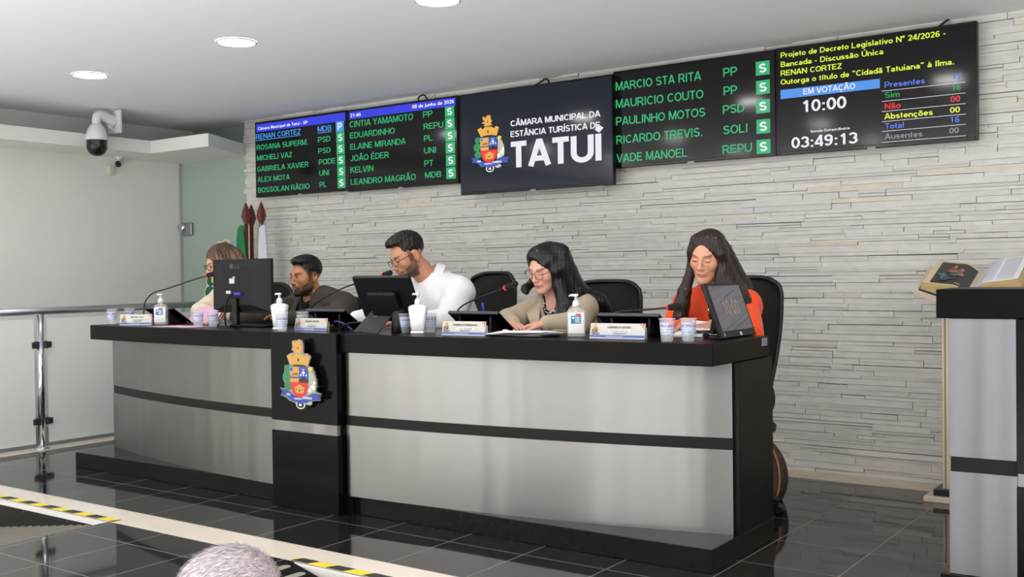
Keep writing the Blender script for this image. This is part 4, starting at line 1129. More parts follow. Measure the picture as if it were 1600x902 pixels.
# voting tablets, seen from behind
M_GLOSSK = mat('gloss_black', (6, 6, 8), 0.15, spec=0.35)
def tablet(x, y, w_, label, rz=0.0):
    t = thing('voting_tablet', label, 'tablet', (x, y, ZT), rz, 'black voting tablets on the desk')
    T = Matrix.Translation((0, -0.06, 0.106)) @ Matrix.Rotation(math.radians(-34), 4, 'X')
    m = MB(); m.box(-w_/2, w_/2, 0, 0.185, -0.012, 0.0, T); obj('casing', m, M_GLOSSK, t, bevel=0.004)
    m = MB(); m.box(-w_/2+0.012, w_/2-0.012, 0.012, 0.173, 0.0, 0.0008, T); obj('display', m, M_SCR_K, t)
    m = MB(); m.box(-w_/2+0.004, w_/2-0.004, -0.003, 0.008, -0.014, 0.002, T); obj('top_edge', m, mat('tablet_edge', (66, 68, 72), 0.3), t, bevel=0.003)
    m = MB()
    for s in (-1, 1):
        X = s*w_*0.30
        m.prism([(-0.05, 0.0), (0.09, 0.0), (0.07, 0.015), (-0.02, 0.082), (-0.045, 0.082)], X-0.006, X+0.006, Matrix.Rotation(math.pi/2, 4, 'Z'))
    m.box(-w_*0.34, w_*0.34, -0.05, 0.09, 0.0, 0.006); obj('stand', m, M_BLACKPL, t)
    return t
tablet(-5.715, 4.20, 0.30, 'black voting tablet at the far left, in front of the pink folder')
tablet(-4.24, 4.22, 0.31, 'black voting tablet in front of the man in the dark jacket')
tablet(-3.185, 4.20, 0.32, 'black voting tablet beside the loose papers and blue pen')
tablet(-2.305, 4.20, 0.32, 'black voting tablet behind the nameplate and cups at right')

# big monitor seen from behind
t = thing('computer_monitor', 'large black monitor turned back to front at left of the desk', 'monitor', (-4.865, 4.10, ZT))
m = MB(); m.box(-0.262, 0.250, 0.0, 0.022, 0.082, 0.398); obj('casing', m, mat('monitor_back', (24, 25, 27), 0.5, spec=0.25), t, bevel=0.004)
m = MB(); m.add([(-0.25, 0.0, 0.09), (0.24, 0, 0.09), (0.24, 0, 0.39), (-0.25, 0, 0.39), (-0.14, -0.022, 0.13), (0.10, -0.022, 0.13), (0.10, -0.022, 0.35), (-0.14, -0.022, 0.35)], [(4, 5, 6, 7), (0, 1, 5, 4), (1, 2, 6, 5), (2, 3, 7, 6), (3, 0, 4, 7)])
obj('rear_cover', m, mat('monitor_back'), t)
m = MB(); m.box(-0.252, 0.240, 0.0215, 0.0235, 0.095, 0.39); obj('display', m, M_SCR_K, t)
m = MB(); m.box(-0.10, 0.0, -0.0225, -0.0215, 0.20, 0.30); obj('rating_plate', m, M_BLACKPL, t)
for q in ((-0.085, -0.04, -0.0235, -0.0225, 0.255, 0.285), (-0.055, -0.035, -0.0235, -0.0225, 0.288, 0.295), (-0.115, -0.075, -0.0235, -0.0215, 0.195, 0.212), (-0.255, -0.225, -0.002, -0.0005, 0.085, 0.1)):
    m = MB(); m.box(*q); obj('sticker', m, mat('sticker_pale', (196, 198, 200), 0.5), t)
m = MB(); put_text(m, 'LG', -0.035, 0.005, 0.345, 0.022, -0.0222, 0.02); m.lathe([(0.0001, 0), (0.017, 0), (0.017, 0.001)], 20, Matrix.Translation((-0.065, -0.0215, 0.356)) @ Matrix.Rotation(math.pi/2, 4, 'X')); obj('logo', m, mat('logo_dark', (66, 66, 70), 0.4), t)
m = MB(); m.box(-0.05, -0.005, -0.04, -0.012, 0.01, 0.17); obj('neck', m, mat('gloss_black'), t, bevel=0.006)
m = MB(); m.box(-0.06, 0.24, -0.05, 0.14, 0.0, 0.014); obj('foot', m, mat('gloss_black'), t, bevel=0.006)
m = MB(); m.box(-0.02, 0.03, -0.046, -0.024, 0.186, 0.202); obj('plug', m, mat('plug_blue', (52, 62, 190), 0.4), t, bevel=0.004)
m = MB(); m.tube(bez([(-0.02, -0.037, 0.194), (-0.06, -0.045, 0.18), (-0.088, -0.05, 0.12), (-0.09, -0.055, 0.05), (-0.088, -0.05, 0.006)], 8), 0.0045, 8); obj('cable', m, M_BLACKPL, t)

t = thing('computer_mouse', 'grey and silver computer mouse before the back turned monitor', 'mouse', (-5.01, 4.10, ZT), 0.35)
m = MB(); m.ball((0, 0, 0.006), (0.055, 0.032, 0.034), 14); m.v = [(x, y, max(z, 0.0)) for x, y, z in m.v]; obj('shell', m, mat('mouse_grey', (92, 93, 96), 0.35), t)
m = MB(); m.lathe([(0.0001, 0), (0.019, 0.0), (0.021, 0.006), (0.021, 0.04), (0.018, 0.045)], 18, Matrix.Translation((-0.04, -0.005, 0.021)) @ Matrix.Rotation(-math.pi/2, 4, 'Y')); obj('silver_end', m, M_CHROME, t)

# touch terminal seen from behind
t = thing('touch_terminal', 'black touch terminal leaning on a metal foot before the man in white', 'terminal', (-3.64, 4.0, ZT), 0.0)
T = Matrix.Translation((0.0, -0.06, 0.285)) @ Matrix.Rotation(math.radians(24), 4, 'X')
m = MB(); m.box(-0.185, 0.205, 0.0, 0.022, -0.235, 0.0, T); obj('casing', m, mat('terminal_black', (14, 15, 18), 0.33, spec=0.3), t, bevel=0.008, seg=3)
m = MB(); m.box(-0.17, 0.19, 0.022, 0.0235, -0.22, -0.015, T); obj('display', m, M_SCR_K, t)
m = MB(); m.box(-0.085, 0.105, -0.035, 0.002, -0.24, -0.075, T); obj('rear_housing', m, mat('terminal_black'), t, bevel=0.012, seg=3)
m = MB()
m.box(-0.07, 0.09, -0.0365, -0.0345, -0.135, -0.090, T); obj('connector_bay', m, M_BLACKPL, t)
m = MB()
m.add([(-0.165, -0.075, 0.0), (0.01, -0.075, 0.0), (0.01, -0.071, 0.0), (-0.165, -0.071, 0.0), (-0.10, 0.03, 0.13), (0.065, 0.03, 0.13), (0.065, 0.035, 0.128), (-0.10, 0.035, 0.128)], [(0, 1, 5, 4), (1, 2, 6, 5), (2, 3, 7, 6), (3, 0, 4, 7), (4, 5, 6, 7), (3, 2, 1, 0)])
ft = obj('foot', m, mat('foot_metal', (38, 40, 42), 0.4), t)
m = MB(); m.box(-0.075, -0.052, -0.036, -0.0345, 0.078, 0.105); m.v = [(x+0.0, -0.0765+(z/0.13)*0.105-0.0005+(0.0005 if y > -0.035 else 0), z) for x, y, z in m.v]; obj('foot_logo', m, mat('foot_logo', (92, 94, 96), 0.4), ft)
m = MB(); m.lathe([(0.05, 0.0), (0.052, 0.004), (0.046, 0.10), (0.03, 0.13)], 20, Matrix.Translation((0.085, 0.02, 0.0))); obj('column', m, mat('terminal_black'), t)
cable([(-3.97, 4.02, ZT+0.004), (-3.93, 3.99, ZT+0.03), (-3.86, 4.0, ZT+0.045), (-3.75, 4.05, ZT+0.04)], 0.006, 'black cable arching left of the touch terminal foot')
cable([(-4.05, 4.03, ZT+0.03), (-4.0, 4.0, ZT+0.05), (-3.93, 4.0, ZT+0.035), (-3.88, 4.0, ZT+0.006)], 0.005, 'blue cable curling beside the second nameplate', m=mat('cable_blue', (40, 46, 96), 0.4))
cable([(-2.93, 4.03, ZT+0.004), (-2.95, 4.07, ZT+0.02), (-2.90, 4.05, ZT+0.018), (-2.87, 4.0, ZT+0.004)], 0.004, 'short white cable end by the third nameplate', m=M_WHITEPL)

# timer screen turned towards the hall
t = thing('timer_screen', 'tilted black framed screen showing 10:00 at the right desk end', 'screen', (-1.845, 4.315, ZT))
T = Matrix(((0, 1, 0, 0), (1, 0, 0, 0), (0, 0, 1, 0), (0, 0, 0, 1)))
T = Matrix.Rotation(math.radians(-19.5), 4, 'Y') @ Matrix.Rotation(math.pi/2, 4, 'Z')
m = MB(); m.box(-0.185, 0.185, 0.0, 0.02, 0.004, 0.255, T); obj('casing', m, mat('timer_frame', (24, 23, 24), 0.4, spec=0.3), t, bevel=0.005)
m = MB(); m.box(-0.162, 0.168, -0.001, 0.001, 0.036, 0.240, T); sc = obj('display', m, mat('screen_grey_blue', (66, 66, 82), 0.03, spec=0.9, coat=0.5), t)
m = MB(); put_text(m, '10:00', -0.080, 0.085, 0.105, 0.070, -0.0016, 0.0, T); obj('lettering', m, lit('timer', (150, 136, 124), 0.8), sc)
m = MB(); m.box(0.01, 0.03, -0.0012, 0.0, 0.010, 0.026, T); m.box(-0.152, -0.147, -0.0012, 0, 0.014, 0.028, T); obj('logo', m, mat('sticker_pale'), t)
m = MB(); m.box(-0.11, 0.11, 0.03, 0.05, 0.0, 0.12, Matrix.Rotation(math.radians(12), 4, 'Y') @ Matrix.Translation((-0.05, 0, 0)) @ Matrix.Rotation(math.pi/2, 4, 'Z')); obj('rear_support', m, M_BLACKPL, t)

# papers, folder, clipboard, pen
M_PINK = mat('pink_paper', (226, 178, 204), 0.7)
def sheet(name, pts, label, cat, group, m_, z=ZT, th=0.0008, curl=0.0):
    mb = MB(); rows = []
    a, b, c, d = [Vector((p[0], p[1], (p[2] if len(p) > 2 else z))) for p in pts]
    for i in range(7):
        u = i/6; rows.append([(a.lerp(b, k/6)).lerp(d.lerp(c, k/6), u) + Vector((0, 0, curl*math.sin(math.pi*u)*math.cos(k*0.9))) for k in range(7)])
    mb.grid(rows, None, True, th)
    o = obj(name, mb, m_); return tag(o, label, cat, group)
sheet('pink_sheet', [(-5.46, 3.875), (-5.10, 3.868), (-5.06, 4.02), (-5.40, 4.06)], 'flat pink sheet at the front edge of the desk', 'paper', None, M_PINK, ZT+0.0015)
fo = thing('pink_folder', 'pink folder of papers leaning up behind the left voting tablet', 'folder', (-5.50, 4.29, ZT))
m = MB(); rows = []
for i in range(6):
    u = i/5; rows.append([(-0.10+0.30*k/6, -0.03+0.10*u+0.02*math.sin(k*0.8), 0.005+0.098*u+0.008*k/6*u+0.004*math.sin(k*1.1)) for k in range(7)])
m.grid(rows, None, True, 0.001); obj('cover', m, M_PINK, fo)
m = MB(); m.grid([[(x, y+0.010, z-0.006) for x, y, z in r] for r in rows], None, True, 0.004); obj('sheets', m, mat('pink_pages', (236, 200, 216), 0.7), fo)
rng = random.Random(11)
for k in range(7):
    a = rng.uniform(-0.35, 0.35); cx, cy = -2.80+rng.uniform(-0.05, 0.06), 4.03+rng.uniform(-0.03, 0.05); z = ZT+0.002+0.0028*k
    q = [(cx+x*math.cos(a)-y*math.sin(a), cy+x*math.sin(a)+y*math.cos(a), z+0.004*(k % 3 == 0)*(1 if x > 0 else 0)) for x, y in ((-0.13, -0.085), (0.13, -0.085), (0.13, 0.085), (-0.13, 0.085))]
    sheet('paper_sheet', q, 'loose white sheet in the pile before the woman in beige', 'paper', 'loose papers before the woman in beige', mat('paper_lilac', (226, 224, 244), 0.7) if k % 2 else M_PAPER, curl=0.003)
sheet('marker_note', [(-2.70, 4.12), (-2.62, 4.10), (-2.61, 4.115), (-2.69, 4.135)], 'small yellow green note at the right of the loose papers', 'note', None, mat('note_yellow', (220, 226, 110), 0.6), ZT+0.026)
t = thing('pen', 'blue pen propped upright behind the tablet beside the woman in beige', 'pen', (-3.245, 4.30, ZT))
m = MB(); m.tube([(0.03, -0.02, 0.012), (0.0, 0.0, 0.13)], [0.004, 0.0045], 8); obj('barrel', m, M_WHITEPL, t)
m = MB(); m.tube([(0.007, -0.005, 0.10), (0.0, 0.0, 0.135), (-0.002, 0.001, 0.143)], [0.0055, 0.0055, 0.003], 8); obj('pen_cap', m, mat('pen_blue', (64, 70, 220), 0.35), t)
cb = thing('clipboard', 'clipboard with white papers in front of the woman in orange', 'clipboard', (-2.06, 4.36, ZT), 0.25)
m = MB(); m.box(-0.115, 0.115, -0.16, 0.16, 0.012, 0.016, Matrix.Rotation(math.radians(4), 4, 'X')); obj('board', m, mat('board_clear', (150, 140, 130), 0.3), cb, bevel=0.002)
m = MB(); m.box(-0.10, 0.105, -0.13, 0.155, 0.0165, 0.019, Matrix.Rotation(math.radians(4), 4, 'X')); obj('sheets', m, M_PAPER, cb)
m = MB(); rows = [[(-0.06+0.16*k/5, -0.10+0.2*i/5, 0.021+0.035*(i/5)**2*(1-0.4*k/5)+0.010) for k in range(6)] for i in range(6)]
m.grid(rows, None, True, 0.0008); obj('lifted_sheet', m, M_PAPER, cb)
m = MB(); m.box(-0.05, 0.05, -0.165, -0.135, 0.004, 0.018); m.tube([(-0.03, -0.155, 0.02), (-0.012, -0.165, 0.028), (0.012, -0.165, 0.028), (0.03, -0.155, 0.02)], 0.003, 8); obj('clip', m, M_CHROME, cb)
t = thing('small_microphone', 'small black headset microphone lying left of the timer screen', 'microphone', (-1.955, 4.20, ZT))
m = MB(); m.ball((0, 0, 0.012), (0.016, 0.012, 0.012), 10); obj('capsule', m, mat('foam_black'), t)
m = MB(); m.tube(bez([(0.012, 0.004, 0.012), (0.05, 0.02, 0.010), (0.09, 0.06, 0.005)], 6), 0.004, 8); obj('stem', m, M_BLACKPL, t)

# ------------------------------------------------------------------ lectern, pedestal, open book
M_STEEL_L = steel_mat('brushed_steel_grey', (128, 128, 132), 0.36, (7.0, 7.0, 0.22))
lt = thing('lectern', 'black topped brushed steel lectern at the right edge of the photo', 'lectern', (-0.908, 3.974, 0), 0.05)
m = MB(); m.box(-0.03, 0.72, 0.0, 0.42, 0.0, 0.097); obj('plinth', m, M_PLINTH, lt, bevel=0.003)
m = MB(); m.box(-0.038, 0.74, -0.004, 0.44, 1.020, 1.124); obj('top', m, mat('lectern_top_black', (9, 9, 9), 0.4, spec=0.08), lt, bevel=0.003)
for z0, z1 in ((0.097, 0.468), (0.520, 1.020)):
    m = MB(); m.box(0.0, 0.226, 0.010, 0.40, z0, z1); obj('steel_panel', m, M_STEEL_L, lt, bevel=0.002)
m = MB(); m.box(0.005, 0.23, 0.014, 0.40, 0.468, 0.520); obj('trim_band', m, mat('black_band'), lt)
m = MB(); m.box(0.50, 0.695, 0.014, 0.40, 0.468, 0.520); obj('trim_band', m, mat('black_band'), lt)
m = MB(); m.box(0.226, 0.50, -0.03, 0.40, 0.0, 0.44); m.box(0.226, 0.50, -0.03, 0.40, 0.485, 1.02); obj('podium_column', m, mat('black_lacquer'), lt, bevel=0.002)
m = MB(); m.box(0.23, 0.498, -0.027, 0.395, 0.44, 0.485); obj('steel_band', m, M_STEEL_L, lt)
m = MB(); m.box(0.50, 0.70, 0.010, 0.40, 0.097, 0.468); m.box(0.50, 0.70, 0.010, 0.40, 0.52, 1.02); obj('steel_panel', m, M_STEEL_L, lt)

M_MARBLE = mat('beige_marble', (216, 200, 176), 0.25, noise=((9, 9, 4), 0.09))
pd = thing('marble_pedestal', 'tall beige marble pedestal behind the lectern carrying the open book', 'pedestal', (-1.155, 5.80, 0))
m = MB(); m.box(-0.25, 0.25, -0.20, 0.20, 0.0, 0.028); obj('base_plate', m, M_MARBLE, pd, bevel=0.004)
m = MB(); m.box(-0.21, 0.21, -0.16, 0.16, 0.028, 0.062); obj('black_step', m, mat('black_stone', (20, 20, 22), 0.2), pd, bevel=0.003)
m = MB(); m.box(-0.170, 0.170, -0.13, 0.13, 0.062, 1.00); obj('shaft', m, M_MARBLE, pd, bevel=0.003)
m = MB(); m.box(-0.158, -0.150, -0.133, -0.128, 0.064, 0.99); obj('groove', m, mat('marble_groove', (150, 134, 112), 0.6), pd)
m = MB(); m.box(-0.173, -0.168, -0.09, -0.084, 0.064, 0.99); obj('groove', m, mat('marble_groove'), pd)
TBW = Matrix.Translation((-1.155, 5.655, 1.140)) @ Matrix.Rotation(math.radians(19.5), 4, 'X')    # gutter line of the book
TP = Matrix.Translation((0, -0.145, 1.140)) @ Matrix.Rotation(math.radians(19.5), 4, 'X')
for sgn in (-1, 1):
    m = MB(); m.prism([(0, -0.115), (sgn*0.262, -0.012), (sgn*0.255, 0.020), (0, -0.080)], -0.185, 0.17, TP); obj('book_wing', m, M_MARBLE, pd, bevel=0.003)
m = MB(); m.prism([(-0.10, -0.17), (0.10, -0.17), (0.10, -0.085), (0, -0.112), (-0.10, -0.085)], -0.10, 0.20, Matrix.Translation((0, -0.10, 1.140)) @ Matrix.Rotation(math.radians(10), 4, 'X')); obj('bracket', m, M_MARBLE, pd)
# open book
bk = thing('open_book', 'thick open book with gilded page edges and a painting on its left page', 'book', (-1.155, 5.655, 1.140), 0.0)
TB = Matrix.Rotation(math.radians(19.5), 4, 'X')
def prof(u, right):
    rise = 0.045 if right else 0.028
    return -0.030+(rise+0.030)*min(1.0, math.sin(min(1, u*2.6)*math.pi/2))*1.0+(0.022 if right else 0.020)*u*u
for sgn, w_ in ((-1, 0.215), (1, 0.225)):
    n = 15
    top = [(sgn*w_*k/(n-1), prof(k/(n-1), sgn > 0)) for k in range(n)]
    base = [(sgn*(w_*k/(n-1)+0.012*k/(n-1)), -0.072+0.088*k/(n-1)) for k in range(n)]
    m = MB()
    for yq, fl in ((-0.175, 1), (0.175, -1)):
        m.add([(x, yq, z) for x, z in top]+[(x, yq, z) for x, z in base], [(k, k+1, n+k+1, n+k) for k in range(n-1)], TB)
    m.grid([[(x, y, z) for x, z in top] for y in (-0.175, 0.175)], TB, False); m.grid([[(x, y, z) for x, z in base] for y in (-0.175, 0.175)], TB, False)
    m.add([(top[-1][0], -0.175, top[-1][1]), (base[-1][0], -0.175, base[-1][1]), (base[-1][0], 0.175, base[-1][1]), (top[-1][0], 0.175, top[-1][1])], [(0, 1, 2, 3)], TB)
    pb = obj('page_block', m, mat('gilded_edges', (198, 172, 116), 0.5, noise=((4, 4, 300), 0.18)), bk)
    m = MB(); m.grid([[(x, y, z+0.0015) for x, z in top] for y in (-0.173, 0.173)], TB, True)
    pg = obj('page', m, mat('book_page_cream', (214, 198, 168), 0.7) if sgn < 0 else M_PAPER, pb)
    m = MB(); m.grid([[(x*1.03, y, z-0.001) for x, z in base] for y in (-0.185, 0.185)], TB, True, 0.005); obj('cover', m, mat('book_cover_blue', (38, 52, 96), 0.5), bk)
    def onpage(u, y, lift):
        x = sgn*w_*u; k = min(n-2, int(u*(n-1))); f = u*(n-1)-k
        return (x, y, top[k][1]*(1-f)+top[k+1][1]*f+lift)
    if sgn < 0:
        m = MB(); m.grid([[onpage(i/14.0, y, 0.0040) for i in range(1, 13)] for y in (-0.155, 0.145)], TB, True)
        pic = obj('painting', m, mat('painting_dark', (34, 32, 30), 0.4), pg)
        m = MB(); rp = random.Random(4)
        for ci, cu_, cv, ru, rv in ((0, 0.52, 0.030, 0.13, 0.038), (0, 0.36, 0.018, 0.08, 0.034), (1, 0.50, 0.085, 0.045, 0.022), (1, 0.47, 0.018, 0.11, 0.012), (1, 0.33, 0.045, 0.05, 0.022), (1, 0.30, -0.012, 0.05, 0.022), (2, 0.66, -0.062, 0.05, 0.05), (2, 0.74, -0.035, 0.05, 0.012), (2, 0.42, -0.028, 0.10, 0.016), (3, 0.50, -0.075, 0.16, 0.020), (3, 0.60, -0.10, 0.10, 0.02), (1, 0.28, -0.138, 0.07, 0.010)):
            m.cur = ci; pts = [onpage(cu_+ru*math.cos(a)*rp.uniform(0.75, 1.15), cv+rv*math.sin(a)*rp.uniform(0.75, 1.15), 0.0062+0.0003*ci) for a in [2*math.pi*k/14 for k in range(14)]]
            m.add(pts, [tuple(range(14))], TB)
        obj('painted_figures', m, [mat('paint_rose', (128, 70, 58), 0.5), mat('paint_ochre', (168, 122, 96), 0.5), mat('paint_blue', (74, 116, 140), 0.5), mat('paint_slate', (56, 66, 72), 0.5)], pic)
    else:
        m = MB()
        for c in (0.12, 0.53):
            for r in range(26):
                y = 0.155-0.0122*r
                m.grid([[onpage(c+0.36*i/6, y+dy, 0.0024) for i in range(7)] for dy in (0, 0.0045)], TB, True)
        obj('text_lines', m, mat('print_grey', (196, 196, 208), 0.7), pg)

# ------------------------------------------------------------------ cameras, glass fitting
t = thing('dome_camera', 'white and black dome camera hanging from the ceiling at left', 'camera', (-7.475, 4.945, ZC), math.pi/2)
m = MB(); m.box(0.075, 0.087, -0.085, 0.075, -0.19, -0.012); m.box(0.087, 0.093, -0.089, 0.079, -0.195, -0.008); m.box(0.055, 0.093, -0.02, 0.02, -0.012, 0.0); obj('mount_plate', m, M_WHITEPL, t, bevel=0.004)
m = MB(); m.tube(bez([(0.078, 0, -0.10), (0.02, 0, -0.078), (-0.03, 0, -0.062), (-0.065, 0, -0.075), (-0.075, 0, -0.11), (-0.075, 0, -0.145)], 6), [0.05]*1+[0.048-0.0006*k for k in range(30)], 18); m.tube([(0.08, 0, -0.17), (0.02, 0, -0.13)], [0.02, 0.012], 8); obj('bracket_arm', m, M_WHITEPL, t)
B = Matrix.Translation((-0.075, 0, 0))
m = MB(); m.lathe([(0.035, -0.135), (0.05, -0.15), (0.068, -0.18), (0.080, -0.215), (0.085, -0.25), (0.085, -0.262), (0.078, -0.264)], 30, B, False); obj('housing', m, M_WHITEPL, t)
m = MB(); m.lathe([(0.078, -0.262), (0.078, -0.32), (0.072, -0.345), (0.055, -0.37), (0.03, -0.385), (0.0001, -0.39)], 30, B, False); dm = obj('dome', m, mat('dome_black', (24, 24, 26), 0.15), t)
m = MB(); m.lathe([(0.0001, 0.03), (0.014, 0.03), (0.018, 0.024), (0.026, 0.02), (0.030, 0.0)], 20, B @ Matrix.Translation((-0.042, -0.033, -0.318)) @ Matrix.Rotation(math.radians(-52), 4, 'Z') @ Matrix.Rotation(math.pi/2, 4, 'X')); obj('lens', m, mat('lens_grey', (64, 64, 66), 0.25), dm)
t = thing('bullet_camera', 'small white bullet camera under the soffit at left', 'camera', (-8.08, 5.42, 2.25))
m = MB(); m.lathe([(0.038, 0.0), (0.038, -0.008), (0.014, -0.014), (0.012, -0.045)], 20, Matrix.Translation((0.085, 0.0, 0))); obj('ceiling_base', m, M_WHITEPL, t)
Q = Matrix.Translation((0.082, -0.012, -0.062)) @ Matrix.Rotation(math.radians(62), 4, 'Z') @ Matrix.Rotation(math.radians(96), 4, 'X')
m = MB(); m.lathe([(0.020, -0.055), (0.027, -0.045), (0.028, 0.03)], 22, Q); obj('barrel', m, M_WHITEPL, t)
m = MB(); m.lathe([(0.0001, 0.031), (0.010, 0.031), (0.010, 0.034), (0.0125, 0.034), (0.0125, 0.031), (0.019, 0.031), (0.027, 0.035), (0.0285, 0.018)], 22, Q); obj('lens_ring', m, mat('dome_black'), t)
m = MB(); m.box(0.0, 0.028, -0.055, -0.010, -0.155, -0.075); obj('junction_box', m, mat('junction_cream', (214, 208, 190), 0.5), t, bevel=0.004)
t = thing('glass_fitting', 'small chrome lock fitting at the corner of the green glass', 'fitting', (-8.03, 6.09, 1.66))
m = MB(); m.box(-0.02, 0.12, 0.0, 0.03, -0.075, 0.045); m.v = [(x, y, z) for x, y, z in m.v]; obj('plate', m, mat('fitting_grey', (150, 152, 152), 0.25, 0.5), t, bevel=0.012, seg=3)
m = MB(); m.lathe([(0.0001, 0.03), (0.035, 0.028), (0.045, 0.012), (0.045, 0.0)], 22, Matrix.Translation((0.0, 0, 0.0)) @ Matrix.Rotation(math.pi/2, 4, 'X')); obj('knob', m, M_CHROME, t)

# ------------------------------------------------------------------ flags
M_WOODR = mat('red_brown_wood', (104, 52, 38), 0.4, noise=((20, 20, 3), 0.12))
def flag(x, y, ztop, fx, col, label, polelabel, rz=0.0, w_=(0.05, 0.13), cloth=True):
    t = thing('flagpole', polelabel, 'flag', (x, y, 0), rz, 'flagpoles in the corner')
    m = MB(); m.tube([(0, 0, 0.03), (0, 0, ztop-0.19)], 0.017, 14); obj('pole', m, M_WOODR, t)
    m = MB(); m.lathe([(0.016, ztop-0.20), (0.019, ztop-0.18), (0.040, ztop-0.125), (0.028, ztop-0.07), (0.010, ztop-0.02), (0.0005, ztop)], 8, None, False, False); obj('spear_finial', m, M_WOODR, t)
    m = MB(); m.lathe([(0.05, 0.0), (0.05, 0.03), (0.03, 0.05), (0.02, 0.10)], 20); obj('stand', m, M_WOODR, t)
    if cloth:
        zt = ztop-0.215; rows = []
        for i in range(18):
            u = i/17; z = zt-u*1.05; wdt = w_[0]+(w_[1]-w_[0])*min(1, u*1.2)**0.8; r = []
            for k in range(33):
                v = k/32; a = v*2*math.pi
                rr = 1+0.30*math.cos(a*5+u*1.5)*(0.3+0.7*u)
                r.append((fx+wdt*0.75*rr*math.cos(a)+0.01*u, -0.03+0.035*(0.6+0.8*u)*rr*math.sin(a), z+0.015*math.cos(a)))
            rows.append(r)
        m = MB(); m.grid(rows, None, True, 0.0012); obj('flag_cloth', m, col, t)
        m = MB(); m.tube([(fx+0.012*math.cos(a), -0.04+0.004*math.sin(a), zt+0.012+0.012*math.sin(a)) for a in [2*math.pi*k/12 for k in range(12)]], 0.003, 6, None, True); obj('ring', m, M_CHROME, t)
    return t
flag(-6.935, 5.90, 1.835, -0.035, mat('flag_green', (22, 128, 82), 0.75), '', 'green flag on a wooden spear tipped pole beside the green glass', w_=(0.035, 0.125))
flag(-6.967, 5.985, 1.82, 0.0, None, '', 'bare wooden pole tip just behind the green flag pole', cloth=False)
flag(-6.745, 5.90, 1.83, 0.045, mat('flag_white', (226, 224, 232), 0.75), '', 'white flag on a wooden spear tipped pole by the stone wall edge', w_=(0.035, 0.09))

# ------------------------------------------------------------------ handbag on the floor behind the desk end
hb = thing('handbag', 'brown handbag with tan piping standing behind the right desk end', 'handbag', (-2.15, 5.20, 0.0), 0.2)
m = MB(); rows = []
for i in range(13):
    u = i/12; z = 0.33*u; hx = 0.17*math.sqrt(max(0.02, math.sin(math.pi*(0.22+0.74*u)))); hy = 0.075*(1-0.75*u)+0.006
    rows.append((hx, hy, z))
sq_lathe(m, rows, 36, 3.0); bd = obj('bag_body', m, mat('bag_brown', (62, 42, 36), 0.45, noise=((60, 60, 60), 0.5)), hb)
m = MB()
for s in (-1, 1): m.tube([(hx*0.80, s*(hy+0.002), z) for hx, hy, z in rows[1:-1]], 0.006, 8); m.tube([(-hx*0.80, s*(hy+0.002), z) for hx, hy, z in rows[1:-1]], 0.006, 8)
obj('piping', m, mat('tan_leather', (190, 128, 84), 0.5), hb)
m = MB(); m.tube(bez([(-0.09, 0.0, 0.32), (-0.07, 0.0, 0.42), (0.0, 0.0, 0.46), (0.07, 0.0, 0.42), (0.09, 0.0, 0.32)], 8), 0.007, 8); obj('handle', m, mat('tan_leather'), hb)

# ------------------------------------------------------------------ office chairs
M_MESHK = mat('chair_black', (18, 19, 19), 0.55, bump=((500, 500, 500), 0.15))
M_CHFR = mat('chair_frame', (13, 13, 14), 0.35)
def make_chair(loc, rz, label, hgt=1.15, wid=0.46):
    """faces local -y; hgt = top of the backrest"""
    t = thing('office_chair', label, 'chair', loc, rz, 'black office chairs behind the desk')
    z0 = 0.56; H = hgt-z0
    def half(u):   # half width along the height
        return wid/2*(0.80+0.20*math.sin(min(1, u*1.15)*math.pi/2))*(1 if u < 0.86 else math.sqrt(max(0, 1-((u-0.86)/0.14)**2*0.22)))
    rows = []; rim = []
    for i in range(17):
        u = i/16; h = half(u); yb = 0.20+0.035*math.sin(u*2.6)+0.05*u
        rows.append([(h*(2*k/14-1), yb-0.05*(abs(2*k/14-1))**2.2, z0+H*u-(0.028*(abs(2*k/14-1))**4 if i == 16 else 0.010*(abs(2*k/14-1))**4*(i >= 14))) for k in range(15)])
    m = MB(); m.grid(rows, None, True, 0.014); obj('backrest', m, M_MESHK, t)
    L = [r[0] for r in rows]; T = rows[-1]; R = [r[-1] for r in reversed(rows)]; Bt = list(reversed(rows[0]))
    m = MB(); m.tube(L+T[1:-1]+R+Bt[1:-1], 0.013, 10, None, True); obj('back_frame', m, M_CHFR, t)
    m = MB(); sq_lathe(m, [(0.20, 0.20, 0.385), (0.235, 0.235, 0.40), (0.24, 0.24, 0.43), (0.22, 0.22, 0.45)], 40, 5.0, Matrix.Translation((0, -0.02, 0))); obj('seat', m, M_MESHK, t)
    m = MB(); m.tube(bez([(0, 0.10, 0.375), (0, 0.25, 0.38), (0, 0.285, 0.50), (0, 0.27, 0.75)], 6), 0.022, 10); obj('back_bracket', m, M_CHFR, t)
    m = MB(); m.lathe([(0.03, 0.08), (0.03, 0.25), (0.02, 0.25), (0.02, 0.39)], 16); obj('gas_lift', m, M_CHFR, t)
    m = MB()
    for k in range(5):
        a = 2*math.pi*k/5+0.3; m.tube([(0, 0, 0.10), (0.28*math.cos(a), 0.28*math.sin(a), 0.075)], [0.028, 0.016], 8)
    obj('star_base', m, M_CHFR, t)
    for k in range(5):
        a = 2*math.pi*k/5+0.3; m = MB(); m.lathe([(0.018, -0.022), (0.028, -0.015), (0.028, 0.015), (0.018, 0.022)], 14, Matrix.Translation((0.28*math.cos(a), 0.28*math.sin(a), 0.029)) @ Matrix.Rotation(a, 4, 'Z') @ Matrix.Rotation(math.pi/2, 4, 'X')); obj('caster', m, M_CHFR, t)
    return t
make_chair((-5.72, 4.84, 0), 0.05, 'black office chair mostly hidden by the back turned monitor', 1.15, 0.47)
make_chair((-5.0, 4.86, 0), 0.1, 'black office chair low behind the man in the dark jacket', 1.045, 0.44)
